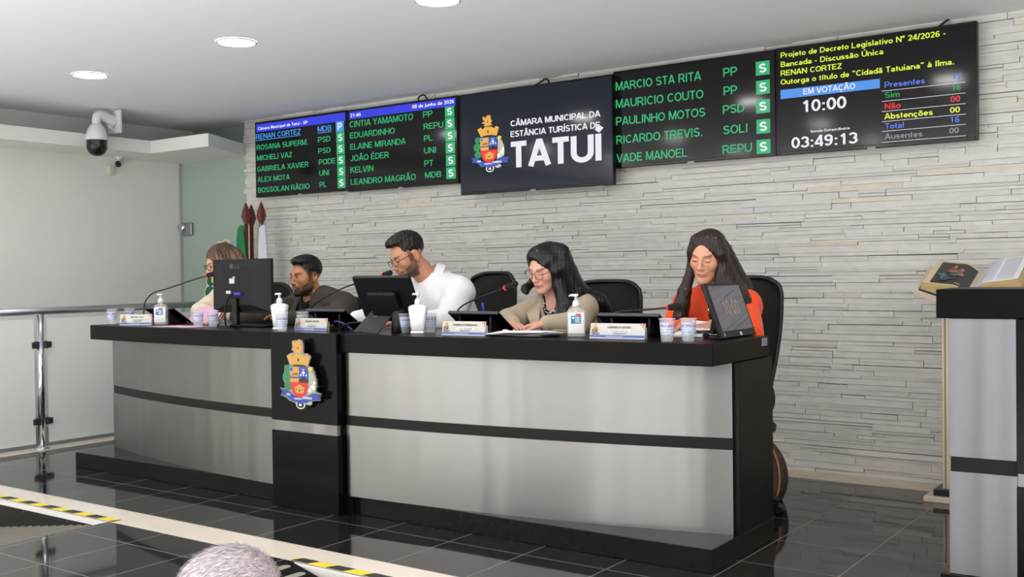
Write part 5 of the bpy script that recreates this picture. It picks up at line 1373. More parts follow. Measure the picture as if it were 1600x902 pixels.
make_chair((-3.86, 4.93, 0), -0.25, 'black office chair turned beside the man in the white shirt', 1.205, 0.42)
make_chair((-2.98, 4.85, 0), -0.05, 'black office chair behind the woman in the beige blazer', 1.15, 0.46)
make_chair((-2.185, 4.85, 0), -0.05, 'black office chair behind the woman in the orange sweater', 1.165, 0.46)
# ------------------------------------------------------------------ people
def V3(*a): return np.array(a, dtype=float)
def unit(v): v = np.array(v, dtype=float); return v/np.linalg.norm(v)
class Frame:
    """c = origin, columns of A: right-hand side, forward, up"""
    def __init__(s, c, az, pitch=0.0, roll=0.0):
        a = math.radians(az); p = math.radians(pitch); r = math.radians(roll)
        f0 = V3(-math.sin(a), -math.cos(a), 0); u0 = V3(0, 0, 1)
        f = f0*math.cos(p)-u0*math.sin(p); u = u0*math.cos(p)+f0*math.sin(p)
        rt = np.cross(f, u)
        rt2 = rt*math.cos(r)+u*math.sin(r); u2 = u*math.cos(r)-rt*math.sin(r)
        s.c = np.array(c, dtype=float); s.A = np.stack([rt2, f, u2], 1)
    def w(s, x, y, z): return s.c+s.A @ V3(x, y, z)
    def d(s, x, y, z): return s.A @ V3(x, y, z)
    def l(s, P): return (P-s.c) @ s.A
    def M(s):
        A = s.A; c = s.c
        return Matrix(((A[0, 0], A[0, 1], A[0, 2], c[0]), (A[1, 0], A[1, 1], A[1, 2], c[1]), (A[2, 0], A[2, 1], A[2, 2], c[2]), (0, 0, 0, 1)))
def head_sdf(F, H, male, wide=1.0, opened=False):
    e = lambda c, r, k=0.012, sub=False: F.ell(H.w(*c), r, k, H.A, sub)
    c = lambda a, b, ra, rb, k=0.01, sub=False: F.cap(H.w(*a), H.w(*b), ra, rb, k, sub)
    W = wide
    e((0, -0.018, 0.035), (0.075*W, 0.096, 0.086))
    e((0, 0.030, -0.010), (0.064*W, 0.062, 0.088), 0.02)
    e((0, 0.034, -0.070), (0.050*W, 0.050, 0.045), 0.025)
    j = 0.056*W if male else 0.045*W
    for s in (-1, 1):
        c((s*j, 0.004, -0.062), (s*0.016, 0.072, -0.104), 0.018 if male else 0.015, 0.014, 0.025)
        e((s*0.042*W, 0.058, -0.026), (0.022, 0.022, 0.022), 0.025)          # cheek
    e((0, 0.078, -0.102), (0.020, 0.018, 0.016), 0.022)                       # chin
    c((-0.034, 0.080, 0.020), (0.034, 0.080, 0.020), 0.010 if male else 0.008, 0.010 if male else 0.008, 0.018)
    for s in (-1, 1):
        e((s*0.031, 0.098, 0.000), (0.019, 0.014, 0.012), 0.012, True)       # eye socket
        F.ell(H.w(s*0.031, 0.0775, -0.001), (0.0145, 0.0125, 0.0105), 0.004, H.A)   # lid
        if opened: F.ell(H.w(s*0.031, 0.092, -0.0005), (0.0125, 0.012, 0.0058), 0.002, H.A, True)
    c((0, 0.087, 0.012), (0, 0.107, -0.030), 0.0068, 0.0095, 0.012)            # nose
    e((0, 0.109, -0.034), (0.0105, 0.0105, 0.009), 0.008)
    for s in (-1, 1):
        e((s*0.0115, 0.099, -0.038), (0.0075, 0.010, 0.0072), 0.006)
        e((s*0.0065, 0.104, -0.0455), (0.0035, 0.006, 0.004), 0.003, True)
    q = 1.0 if male else 0.86
    e((0, 0.086, -0.061), (0.028*q, 0.014, 0.018), 0.014)                     # mouth
    e((0, 0.0955, -0.0622), (0.0205*q, 0.0068, 0.0042), 0.006)
    e((0, 0.0940, -0.0712), (0.0175*q, 0.0070, 0.0050), 0.006)
    c((-0.021*q, 0.0945, -0.0668), (0.021*q, 0.0945, -0.0668), 0.0011, 0.0011, 0.003, True)
    c((-0.012*q, 0.1020, -0.0668), (0.012*q, 0.1020, -0.0668), 0.0016, 0.0016, 0.003, True)
    for s in (-1, 1):                                                          # ears
        A = Frame((0, 0, 0), 0).A
        F.ell(H.w(s*0.078*W, -0.014, -0.010), (0.009, 0.020, 0.032), 0.008, H.A)
        F.ell(H.w(s*0.074*W, -0.006, -0.036), (0.009, 0.012, 0.012), 0.008, H.A)
        F.ell(H.w(s*0.090*W, -0.010, -0.006), (0.009, 0.010, 0.018), 0.005, H.A, True)
def face_color(H, skin, lips, brow, beard=None, beard_amt=0.0, hairline=None, blush=0.0, opened=False):
    skin = np.array(lin(skin)[:3]); lips = np.array(lin(lips)[:3]); brow = np.array(lin(brow)[:3])
    BRW = 0.0062 if beard is not None else 0.0040
    def fn(P):
        L = H.l(P); x, y, z = L[:, 0], L[:, 1], L[:, 2]
        n = np.sin(x*190+z*130)*np.sin(y*170-z*90)
        c = skin[None, :]*(1+0.03*n[:, None])
        def mixin(m, col):
            nonlocal c
            m = np.clip(m, 0, 1)[:, None]; c = c*(1-m)+np.array(col)[None, :]*m
        front = (y > 0.04)
        ck = np.exp(-(((np.abs(x)-0.042)/0.020)**2+((z+0.028)/0.018)**2))*front
        mixin(ck*(0.22+blush), skin*np.array([1.12, 0.78, 0.72]))
        mixin(np.exp(-((x/0.016)**2+((z+0.033)/0.012)**2))*(y > 0.09)*0.3, skin*np.array([1.05, 0.75, 0.70]))
        if beard is not None:
            bc = np.array(lin(beard)[:3])
            m = np.zeros(len(P))
            jaw = np.clip((-0.026-0.42*(y-0.01)-z)/0.012, 0, 1)*np.clip((0.132+z)/0.012, 0, 1)*np.clip((y+0.006)/0.010, 0, 1)
            mou = (((x/0.031)**2+((z+0.066)/0.020)**2) < 1)
            chin = np.clip((-0.078-z)/0.006, 0, 1)*(y > 0.02)
            side = np.clip((0.078-y)/0.012, 0, 1)*jaw
            burn = np.clip((y-0.002)/0.006, 0, 1)*np.clip((0.034-y)/0.008, 0, 1)*np.clip((0.06-z)/0.01, 0, 1)*np.clip((z+0.05)/0.01, 0, 1)*(np.abs(x) > 0.05)
            must = np.exp(-((x/0.026)**4+((z+0.0535+0.25*np.abs(x)*0.6)/0.0050)**4))*(y > 0.085)
            gote = np.exp(-(((np.abs(x)-0.028)/0.007)**2+((z+0.074)/0.018)**2))*(y > 0.06)
            m = np.maximum.reduce([side*0.88, chin*1.0, must*1.0, gote*0.9, jaw*0.45, burn*0.70])
            lipm = ((x/0.021)**2+((z+0.067)/0.0105)**2 < 1)
            m = np.where(lipm, 0, m)
            mixin(m*beard_amt, bc)
        lu = np.exp(-((x/(0.0205 if beard is not None else 0.0172))**4+((z+0.0668)/0.0085)**4))*(y > 0.085)
        mixin(lu*0.75, lips)
        for s in (-1, 1):
            bx = (x-s*0.033)/0.019; arch = 0.0195+0.004*(1-((x-s*0.038)/0.02)**2)
            mixin(np.exp(-(bx**4+((z-arch)/BRW)**2))*(y > 0.045)*0.92, brow)
            lid = (0.0 if opened else 1.0)*np.exp(-(((x-s*0.031)/0.0145)**4+((z+0.0050)/0.0030)**2))*(y > 0.06)
            mixin(lid*0.85, (0.015, 0.011, 0.010))                              # lash line
        if hairline is not None:
            hc = np.array(lin(hairline[0])[:3])
            m = np.clip((z-hairline[1](x, y))/0.02, 0, 1)
            mixin(m*hairline[2], hc)
        c = np.where((np.linalg.norm(P-H.c, axis=1) > 0.24)[:, None], skin[None, :]*np.ones((len(P), 1)), c)
        return np.clip(c, 0, 1)
    return fn
def hand_sdf(F, wrist, d, back, s=1.0, curl=0.35, thumb=1, spread=0.09):
    """d = direction of the fingers, back = normal of the back of the hand, thumb = side (+1/-1) along d x back"""
    d = unit(d); back = np.array(back, dtype=float); back = unit(back-d*(back@d)); sd = np.cross(d, back)
    wv = np.array(wrist, dtype=float)
    F.box(wv+d*0.045*s, (0.040*s, 0.044*s, 0.012*s), 0.011*s, 0.012, np.stack([sd, d, back], 1))
    F.cap(wv-d*0.008, wv+d*0.02, 0.024*s, 0.024*s, 0.015, False, (back, 0.72))
    for i, (off, ln, r) in enumerate(((-0.030, 0.058, 0.0078), (-0.010, 0.070, 0.0085), (0.010, 0.076, 0.0088), (0.030, 0.069, 0.0086))):
        off = off*s*(1 if thumb > 0 else -1)
        p = wv+d*(0.086-(0.010 if i == 0 else 0))*s+sd*off; dd = unit(d+sd*(off/s)*spread*14); a = 0.25*curl+0.10
        for k, fr in enumerate((0.45, 0.30, 0.25)):
            dn = dd*math.cos(a)-back*math.sin(a); q = p+dn*ln*fr*s
            F.cap(p, q, r*s*(1-0.07*k), r*s*(0.95-0.08*k), 0.004); p = q; a += curl*(1.1 if k == 0 else 0.9)
    ts = sd*(1 if thumb > 0 else -1)
    p0 = wv+d*0.018*s+ts*0.026*s; p1 = wv+d*0.045*s+ts*0.052*s-back*0.006*s; p2 = p1+unit(d*0.85+ts*0.35-back*0.15)*0.032*s; p3 = p2+unit(d*0.98+ts*0.05-back*0.2)*0.025*s
    F.cap(p0, p1, 0.0145*s, 0.0115*s, 0.012); F.cap(p1, p2, 0.0108*s, 0.0098*s, 0.006); F.cap(p2, p3, 0.0098*s, 0.008*s, 0.005)
def wrinkle(amp, sc, seed=0.0, stretch=(1, 1, 1)):
    ax, ay, az = sc*stretch[0], sc*stretch[1], sc*stretch[2]
    def fn(X, Y, Z):
        a = np.sin(X*ax+1.7*np.sin(Z*az*0.7+seed)+seed)*np.cos(Y*ay+1.3*np.sin(X*ax*0.6)+2*seed)
        b = np.sin((X+Y)*ax*1.7+Z*az*2.1+seed*3)
        return amp*(a*0.7+b*0.45)
    return fn
M_SKIN = mat('skin', (200, 150, 120), 0.48, vcol=True, bump=((500, 500, 500), 0.05))
M_EYE = mat('eye_white', (186, 178, 172), 0.15); M_IRIS = mat('iris_dark', (34, 22, 16), 0.1)
def hair_mat(name, col, rough=0.36, sc=(190, 190, 14), st=0.22, vcol=False):
    return mat(name, col, rough, spec=0.45, noise=(sc, 0.30), bump=(sc, st, 3.0, 0.004), vcol=vcol)
def seated_limbs(F, S, legs=True, infl=0.0):
    """pelvis, thighs, shins, feet of a person seated facing S.az"""
    p = S['pelvis']; Bf = Frame(p, S['az'])
    F.ell(p, (0.175+infl, 0.135+infl, 0.13+infl), 0.04, Bf.A)
    F.cap(p, S['chest'], 0.135+infl, 0.13+infl, 0.05, False, (Bf.d(0, 1, 0), 0.85))
    for s in (-1, 1):
        hip = Bf.w(s*0.10, 0.02, -0.03); kn = Bf.w(s*0.13, 0.42, -0.02); an = Bf.w(s*0.12, 0.27, -0.42 if p[2] > 0.5 else -0.40); an[2] = S.get('ground', 0.0)+0.09
        F.cap(hip, kn, 0.085+infl, 0.060+infl, 0.03); F.cap(kn, an, 0.056+infl, 0.040+infl, 0.02)
        if not infl: F.cap(an-V3(0, 0, 0.03), an+Bf.d(0, 0.15, -0.055), 0.036, 0.028, 0.02)
def torso_arms(F, S, infl, wr, upto=1.0, k=0.03):
    ch = S['chest']; Bf = Frame(ch, S['az']); sh = S['sh']; nk = S['neck']
    sw = np.linalg.norm(sh[0]-sh[1])/2
    mid = (sh[0]+sh[1])/2; ax = unit(sh[0]-sh[1]); up = unit(nk-S['pelvis']); fw = unit(np.cross(up, ax)); A = np.stack([ax, fw, up], 1)
    F.ell((mid+ch)/2-up*0.01, (sw*0.98+infl, S.get('depth', 0.115)+infl, 0.20+infl), k+0.02, A)
    F.ell(ch-up*0.06, (sw*0.86+infl, S.get('depth', 0.115)+0.01+infl, 0.19+infl), k+0.02, A)
    for i in (0, 1):
        F.cap(nk-up*0.02, sh[i], 0.052+infl, 0.050*S.get('arm', 1)+infl, k)
        F.ell(sh[i], (0.054*S.get('arm', 1)+infl,)*3, k)
        F.cap(sh[i], S['el'][i], 0.050*S.get('arm', 1)+infl, 0.042*S.get('arm', 1)+infl, k*0.7)
        w_ = S['el'][i]+(S['wr'][i]-S['el'][i])*upto
        F.cap(S['el'][i], w_, 0.043*S.get('arm', 1)+infl, wr, k*0.5)
def box_of(S, pad=0.12):
    pts = np.array([S['pelvis'], S['chest'], S['neck'], *S['sh'], *S['el'], *S['wr']]); return pts.min(0)-pad, pts.max(0)+pad
def person(label, S, cloth_mat, cloth_name, trouser_mat):
    """S: az, neck, chest, pelvis, sh/el/wr = [right, left], head=(c, az, pitch, roll), hands = per side (dir, back, curl, thumb) or None"""
    H = Frame(*S['head']); hc = H.c
    lo, hi = box_of(S, 0.15)
    lo = np.minimum(lo, hc-0.2); hi = np.maximum(hi, hc+0.2)
    Bf = Frame(S['pelvis'], S['az']); kn = Bf.w(0, 0.62, 0); lo = np.minimum(lo, kn-0.2); hi = np.maximum(hi, kn+0.2); lo[2] = S.get('ground', 0.0)-0.01
    fine = [[], [], []]
    for i in range(3): fine[i].append((hc[i]-0.135, hc[i]+0.135, 0.0026))
    for side in (0, 1):
        hd = S['hands'][side]
        if hd is not None:
            m = S['wr'][side]+unit(hd[0])*0.09
            for i in range(3): fine[i].append((m[i]-0.11, m[i]+0.11, 0.0038))
    F = Field(*[axis(lo[i], hi[i], 0.011, fine[i]) for i in range(3)])
    torso_arms(F, S, 0.0, 0.027)
    seated_limbs(F, S)
    F.cap(S['neck']-V3(0, 0, 0.03), H.w(0, -0.022, -0.055), S.get('neck_r', 0.056), S.get('neck_r', 0.056)*0.95, 0.03)
    head_sdf(F, H, S['male'], S.get('wide', 1.0), S.get('open', False))
    for side in (0, 1):
        hd = S['hands'][side]
        if hd is not None: hand_sdf(F, S['wr'][side], hd[0], hd[1], S.get('hand', 0.95), hd[2], hd[3])
    org = V3(S['pelvis'][0], S['pelvis'][1], S.get('ground', 0.0))
    body = sdf_obj('person', F, M_SKIN, None, org, S['color'](H), 2)
    body.location = tuple(org); tag(body, label, 'person')
    # eyes
    for s in (-1, 1):
        e = MB(); T = Matrix.Translation(-Vector(org)) @ H.M()
        cx, cy, cz = s*0.031, 0.0762+S.get('eye_out', 0.0), -0.0012
        e.ball((cx, cy, cz), (0.0135, 0.0125, 0.0085 if S.get('open') else 0.003), 10, T)
        ey = obj('eye', e, M_EYE, body)
        if S.get('open'):
            e = MB(); gx, gz = S.get('gaze', (0, 0)); e.ball((cx+gx, cy+0.0090, cz+gz), (0.0066, 0.0044, 0.0066), 8, T); obj('iris', e, M_IRIS, ey)
    # clothing
    lo, hi = box_of(S, 0.16); lo[2] = S['pelvis'][2]-0.13; hi[2] = max(hi[2], S['neck'][2]+0.10)
    G = Field(*[axis(lo[i], hi[i], 0.0065) for i in range(3)])
    torso_arms(G, S, S.get('infl', 0.014), S.get('cuff', 0.036), S.get('sleeve', 0.93))
    p = S['pelvis']; G.cap(p, S['chest'], 0.155, 0.15, 0.05, False, (Bf.d(0, 1, 0), 0.88))
    if S.get('cloth_extra'): S['cloth_extra'](G, H)
    wv = S.get('wrinkle', (0.0035, 22.0, 1.0)); G.warp(wrinkle(*wv))
    G.cap(S['neck']-V3(0, 0, 0.045)+S.get('neck_fwd', V3(0, 0, 0)), S['neck']+(H.w(0, -0.022, -0.055)-S['neck'])*1.6, S.get('neck_hole', 0.064), 0.075, 0.008, True)
    if S.get('cloth_cut'): S['cloth_cut'](G, H)
    g = sdf_obj(cloth_name, G, cloth_mat, body, org, None, 2)
    lo = np.minimum(p-0.3, kn-0.25); hi = np.maximum(p+0.3, kn+0.25); lo[2] = S.get('ground', 0)+0.05; hi[2] = p[2]+0.20
    T_ = Field(*[axis(lo[i], hi[i], 0.013) for i in range(3)])
    seated_limbs(T_, S, True, 0.014)
    sdf_obj('trousers', T_, trouser_mat, body, org, None, 1)
    return body, H, org
def hair_obj(body, org, F, m, name='hair', relax=1, color=None): return sdf_obj(name, F, m, body, org, color, relax)
def hair_field(H, down, wide=0.16, st=0.0032):
    c = H.c
    lo = c-V3(wide+0.03, wide+0.03, down); hi = c+V3(wide+0.03, wide+0.03, 0.175)
    return Field(*[axis(lo[i], hi[i], st) for i in range(3)])
def groove(H, amp, fx, fz, org=None):
    A, c = H.A, H.c
    def fn(X, Y, Z):
        dx, dy, dz = X-c[0], Y-c[1], Z-c[2]
        x = dx*A[0, 0]+dy*A[1, 0]+dz*A[2, 0]; y = dx*A[0, 1]+dy*A[1, 1]+dz*A[2, 1]; z = dx*A[0, 2]+dy*A[1, 2]+dz*A[2, 2]
        return amp*(np.sin(x*fx+2.2*np.sin(z*fz)+1.1*np.sin(y*fx*0.4))*np.cos(y*fx*0.9+1.7*np.sin(z*fz*1.3+1)))
    return fn
def glasses(body, org, H, frame_m, lens_m, r=(0.0245, 0.0205), t=0.0016, yoff=0.0, square=2.0, zoff=-0.004):
    T = Matrix.Translation(-Vector(org)) @ H.M()
    g = bpy.data.objects.new('eyeglasses', None); COL.objects.link(g); g.parent = body
    m = MB()
    for s in (-1, 1):
        ring = [(s*0.0325+r[0]*math.copysign(abs(math.cos(a))**(2/square), math.cos(a)), 0.1035+yoff-abs(math.cos(a)*0.5+0.5*s*1)*0.004, zoff+r[1]*math.copysign(abs(math.sin(a))**(2/square), math.sin(a))) for a in [2*math.pi*k/28 for k in range(28)]]
        m.tube(ring, t, 6, T, True)
        m.tube(bez([(s*(0.0325+r[0]), 0.1005+yoff, zoff+0.006), (s*0.070, 0.088, zoff+0.008), (s*0.081, 0.02, zoff+0.010), (s*0.083, -0.012, zoff+0.008)], 5), t*1.1, 6, T)
    m.tube(bez([(-0.0325+r[0], 0.1025+yoff, zoff+0.004), (0, 0.1085+yoff, zoff+0.008), (0.0325-r[0], 0.1025+yoff, zoff+0.004)], 5), t, 6, T)
    obj('rims', m, frame_m, g)
    for s in (-1, 1):
        m = MB(); n = 24
        ring = [(s*0.0325+r[0]*math.copysign(abs(math.cos(a))**(2/square), math.cos(a)), 0.1025+yoff-abs(math.cos(a)*0.5+0.5*s)*0.004, zoff+r[1]*math.copysign(abs(math.sin(a))**(2/square), math.sin(a))) for a in [2*math.pi*k/n for k in range(n)]]
        m.add(ring, [tuple(range(n))], T); obj('lens', m, lens_m, g)
def strip_on(body, org, rows, m, name, th=0.004):
    mb = MB(); mb.grid([[tuple(np.array(p)-org) for p in r] for r in rows], None, True, th); return obj(name, mb, m, body)
M_LENS = mat('spectacle_lens', (236, 240, 244), 0.05, alpha=0.10)
M_TROU = mat('dark_trousers', (36, 38, 46), 0.8)

# ---- woman in orange
S = dict(male=False, az=2, head=((-2.140, 4.625, 1.275), -2, 17, 5), neck=V3(-2.13, 4.735, 1.105), chest=V3(-2.12, 4.79, 0.92), pelvis=V3(-2.12, 4.90, 0.585),
         sh=[V3(-2.300, 4.745, 1.030), V3(-2.005, 4.745, 1.030)], el=[V3(-2.335, 4.60, 0.885), V3(-1.925, 4.60, 0.90)], wr=[V3(-2.165, 4.43, 0.955), V3(-2.02, 4.42, 0.955)],
         hands=[(V3(0.55, -0.8, -0.12), V3(-0.15, -0.1, 1), 0.45, 1), (V3(-0.6, -0.6, -0.1), V3(0.1, 0, 1), 0.4, -1)], neck_r=0.049, neck_hole=0.060, infl=0.020, depth=0.115, arm=1.08, wrinkle=(0.003, 26, 2.0), wide=0.96, hand=0.9,
         color=lambda H: face_color(H, (206, 150, 122), (172, 92, 84), (52, 38, 34), blush=0.05))
M_KNIT = mat('orange_knit', (238, 76, 26), 0.85, sheen=0.15, noise=((60, 60, 60), 0.08), bump=((210, 210, 70), 0.35, 2, 0.004))
b, H, org = person('woman with long straight brown hair in an orange sweater, reading down at right', S, M_KNIT, 'sweater', M_TROU)
M_HBRN = hair_mat('hair_dark_brown', (38, 25, 22), 0.36)
F = hair_field(H, 0.40, 0.20)
F.ell(H.w(0, -0.020, 0.036), (0.083, 0.103, 0.088), 0.01, H.A)
F.ell(H.w(0, 0.132, -0.014), (0.062, 0.094, 0.108), 0.010, H.A, True)
for s, pts in ((1, [(0.052, 0.010, 0.075, .028), (0.070, 0.028, 0.02, .020), (0.072, 0.030, -0.06, .022)]), (-1, [(-0.052, 0.010, 0.075, .028), (-0.072, 0.020, 0.02, .026), (-0.078, 0.012, -0.08, .034)])):
    q = [(H.w(a, b_, c), r) for a, b_, c, r in pts]
    if s > 0: q += [(V3(-2.235, 4.565, 1.10), .030), (V3(-2.245, 4.555, 1.04), .036), (V3(-2.250, 4.55, 0.98), .032), (V3(-2.255, 4.55, 0.935), .018)]
    else: q += [(V3(-2.015, 4.625, 1.10), .045), (V3(-2.005, 4.63, 1.03), .045)]
    for (a, ra), (b_, rb) in zip(q, q[1:]): F.cap(a, b_, ra, rb, 0.02)
for q in ([(H.w(-0.045, -0.06, 0.0), .055), (V3(-2.05, 4.76, 1.12), .065), (V3(-1.995, 4.76, 1.02), .055)], [(H.w(-0.066, 0.0, 0.02), .034), (H.w(-0.075, 0.0, -0.06), .042), (V3(-2.03, 4.68, 1.10), .055), (V3(-1.985, 4.70, 1.03), .05)], [(H.w(0.03, -0.065, -0.01), .055), (V3(-2.17, 4.80, 1.08), .06), (V3(-2.16, 4.84, 0.95), .05)],
          [(H.w(-0.078, 0.03, -0.06), .026), (V3(-2.065, 4.575, 1.06), .030), (V3(-2.075, 4.56, 0.99), .026), (V3(-2.07, 4.555, 0.945), .012)]):
    for (a, ra), (b_, rb) in zip(q, q[1:]): F.cap(a, b_, ra, rb, 0.02)
F.ell(H.w(0.008, 0.118, 0.022), (0.058, 0.052, 0.050), 0.012, H.A, True)
F.warp(groove(H, 0.0016, 300, 10))
F.cap(H.w(0.004, 0.075, 0.118), H.w(0.004, 0.0, 0.150), 0.0028, 0.0028, 0.004, True)
hair_obj(b, org, F, M_HBRN)
m = MB(); m.tube(bez([S['neck']-org+V3(-0.05, -0.075, 0.0), S['neck']-org+V3(-0.02, -0.105, -0.05), S['neck']-org+V3(0.0, -0.125, -0.085), S['neck']-org+V3(0.03, -0.10, -0.05), S['neck']-org+V3(0.05, -0.07, 0.0)], 6), 0.0012, 6)
m.ball(tuple(S['neck']-org+V3(0.0, -0.128, -0.092)), (0.007, 0.003, 0.010), 8); obj('necklace', m, mat('silver_chain', (220, 216, 208), 0.2, 1.0), b)

# ---- woman in beige
S = dict(male=False, az=20, head=((-3.045, 4.585, 1.232), 6, 22, 4), neck=V3(-3.035, 4.705, 1.055), chest=V3(-3.02, 4.77, 0.88), pelvis=V3(-2.99, 4.90, 0.58),
         sh=[V3(-3.190, 4.72, 1.000), V3(-2.890, 4.70, 1.010)], el=[V3(-3.250, 4.53, 0.945), V3(-2.825, 4.53, 0.940)], wr=[V3(-3.10, 4.36, 0.942), V3(-2.905, 4.36, 0.948)],
         hands=[(V3(0.75, -0.6, -0.10), V3(0, 0, 1), 0.35, 1), (V3(-0.98, -0.12, -0.10), V3(0, -0.25, 1), 0.30, -1)], neck_r=0.050, neck_hole=0.062, infl=0.020, cuff=0.042, depth=0.12, arm=1.08, wide=0.98, hand=0.92, wrinkle=(0.0030, 17, 0.6),
         color=lambda H: face_color(H, (216, 162, 140), (178, 96, 92), (62, 46, 42), blush=0.12))
def cut(G, H):
    n = S['neck']; G.cap(n+V3(-0.005, -0.06, 0.02), n+V3(0.01, -0.19, -0.20), 0.055, 0.014, 0.008, True)
S['cloth_cut'] = cut
M_BEIGE = mat('beige_suiting', (178, 164, 142), 0.8, noise=((300, 300, 300), 0.08), bump=((400, 400, 400), 0.15))
b, H, org = person('woman with long black hair and round glasses in a beige blazer, looking down', S, M_BEIGE, 'blazer', M_TROU)
# blouse under the blazer, lapels
G = Field(*[axis(a, c, 0.006) for a, c in zip(S['chest']-V3(0.16, 0.20, 0.25), S['neck']+V3(0.16, 0.12, 0.03))])
T2 = dict(S); torso_arms(G, T2, 0.006, 0.03); G.cap(S['neck']-V3(0, 0, 0.05), S['neck']+V3(0, -0.03, 0.10), 0.060, 0.075, 0.006, True); G.cap(S['neck']+V3(0, -0.06, 0.02), S['neck']+V3(0.005, -0.17, -0.10), 0.042, 0.008, 0.006, True)
def blouse():
    m = bpy.data.materials.new('black_white_blouse'); m.use_nodes = True; N, L = m.node_tree.nodes, m.node_tree.links; bs = N['Principled BSDF']
    tc = N.new('ShaderNodeTexCoord'); t = N.new('ShaderNodeTexNoise'); t.inputs['Scale'].default_value = 38; t.inputs['Detail'].default_value = 1; t.inputs['Distortion'].default_value = 2
    r = N.new('ShaderNodeValToRGB'); r.color_ramp.interpolation = 'CONSTANT'; e = r.color_ramp.elements; e[0].color = lin((26, 24, 26)); e[1].position = 0.55; e[1].color = lin((226, 222, 216))
    L.new(tc.outputs['Object'], t.inputs['Vector']); L.new(t.outputs['Fac'], r.inputs['Fac']); L.new(r.outputs['Color'], bs.inputs['Base Color']); bs.inputs['Roughness'].default_value = 0.7
    return m
sdf_obj('blouse', G, blouse(), b, org, None, 1)
n = S['neck']
for s in (-1, 1):
    # lapel: from the back of the neck over the collar bone down to the button
    inner = [n+V3(s*0.055, 0.045, 0.035), n+V3(s*0.070, -0.02, 0.020), n+V3(s*0.062, -0.085, -0.02), n+V3(s*0.040, -0.135, -0.10), n+V3(s*0.012, -0.155, -0.19)]
    outer = [n+V3(s*0.085, 0.065, 0.015), n+V3(s*0.120, -0.02, -0.010), n+V3(s*0.130, -0.105, -0.05), n+V3(s*0.098, -0.150, -0.10), n+V3(s*0.030, -0.162, -0.19)]
    A_, B_ = bez(inner, 5), bez(outer, 5); rows = [[np.array(p)+(np.array(q)-np.array(p))*k/4+V3(0, -0.006*math.sin(math.pi*k/4)-0.004, 0.002) for k in range(5)] for p, q in zip(A_, B_)]
    strip_on(b, org, rows, M_BEIGE, 'lapel', 0.004)
M_HBLK = hair_mat('hair_black', (14, 14, 17), 0.34)
F = hair_field(H, 0.36, 0.26)
F.ell(H.w(0, -0.020, 0.036), (0.085, 0.104, 0.088), 0.01, H.A)
F.ell(H.w(0.012, 0.026, 0.082), (0.056, 0.056, 0.040), 0.02, H.A)
F.ell(H.w(-0.01, -0.05, 0.065), (0.070, 0.07, 0.050), 0.02, H.A)
F.ell(H.w(0.010, 0.136, -0.014), (0.062, 0.094, 0.108), 0.010, H.A, True)
for q in ([(H.w(-0.060, 0.010, 0.06), .026), (H.w(-0.076, 0.014, -0.01), .030), (H.w(-0.080, 0.015, -0.09), .036), (V3(-2.935, 4.60, 1.04), .040), (V3(-2.925, 4.575, 0.98), .042), (V3(-2.92, 4.56, 0.945), .036)],
          [(H.w(-0.06, -0.06, 0.05), .06), (H.w(-0.085, -0.06, -0.05), .055), (V3(-2.93, 4.74, 1.09), .050), (V3(-2.86, 4.82, 1.04), .045), (V3(-2.815, 4.86, 0.98), .035)],
          [(H.w(-0.085, -0.03, 0.0), .05), (V3(-2.91, 4.68, 1.10), .05), (V3(-2.90, 4.66, 1.02), .03)],
          [(H.w(0.07, 0.02, 0.06), .022), (H.w(0.084, 0.0, -0.03), .022), (H.w(0.095, 0.005, -0.085), .022), (V3(-3.160, 4.565, 1.118), .021), (V3(-3.140, 4.545, 1.100), .014)],
          [(H.w(0.03, -0.09, 0.0), .06), (V3(-3.03, 4.82, 1.05), .06), (V3(-2.98, 4.86, 0.92), .05)]):
    for (a, ra), (b_, rb) in zip(q, q[1:]): F.cap(a, b_, ra, rb, 0.02)
F.warp(groove(H, 0.0016, 300, 9))
hair_obj(b, org, F, M_HBLK)
glasses(b, org, H, mat('glasses_rim_brown', (96, 66, 50), 0.3, 0.3), M_LENS, (0.0245, 0.0225), 0.0014, 0.002, 2.2)

# ---- man in the white shirt
S = dict(male=True, az=14, head=((-3.990, 4.570, 1.312), 20, 25, -4), neck=V3(-3.915, 4.70, 1.185), chest=V3(-3.87, 4.80, 0.93), pelvis=V3(-3.82, 4.98, 0.59),
         sh=[V3(-4.08, 4.74, 1.080), V3(-3.735, 4.72, 1.095)], el=[V3(-4.18, 4.60, 0.965), V3(-3.665, 4.54, 0.945)], wr=[V3(-4.29, 4.40, 0.945), V3(-3.87, 4.36, 0.945)],
         hands=[(V3(-0.35, -0.9, -0.1), V3(0.1, 0, 1), 0.3, 1), (V3(-0.85, -0.5, -0.1), V3(0, 0, 1), 0.3, -1)], neck_r=0.064, neck_hole=0.068, neck_fwd=V3(0, 0.01, 0.04), infl=0.024, cuff=0.046, depth=0.135, arm=1.22, wide=1.06, hand=1.02, sleeve=0.80, wrinkle=(0.0050, 20, 3.0),
         color=lambda H: face_color(H, (196, 138, 108), (168, 92, 86), (34, 26, 24), (34, 25, 22), 0.90))
M_SHIRT = mat('white_shirt', (236, 234, 238), 0.75, bump=((14, 14, 9), 0.25, 1, 0.02))
b, H, org = person('man with dark hair, beard and glasses in a white shirt, bent to the microphone', S, M_SHIRT, 'shirt', M_TROU)
n = S['neck']; up = unit(H.w(0, -0.022, -0.055)-n); fw = unit(V3(-math.sin(math.radians(18)), -math.cos(math.radians(18)), 0)-up*(V3(-math.sin(math.radians(18)), -math.cos(math.radians(18)), 0) @ up)); rt = np.cross(fw, up)
rows = []
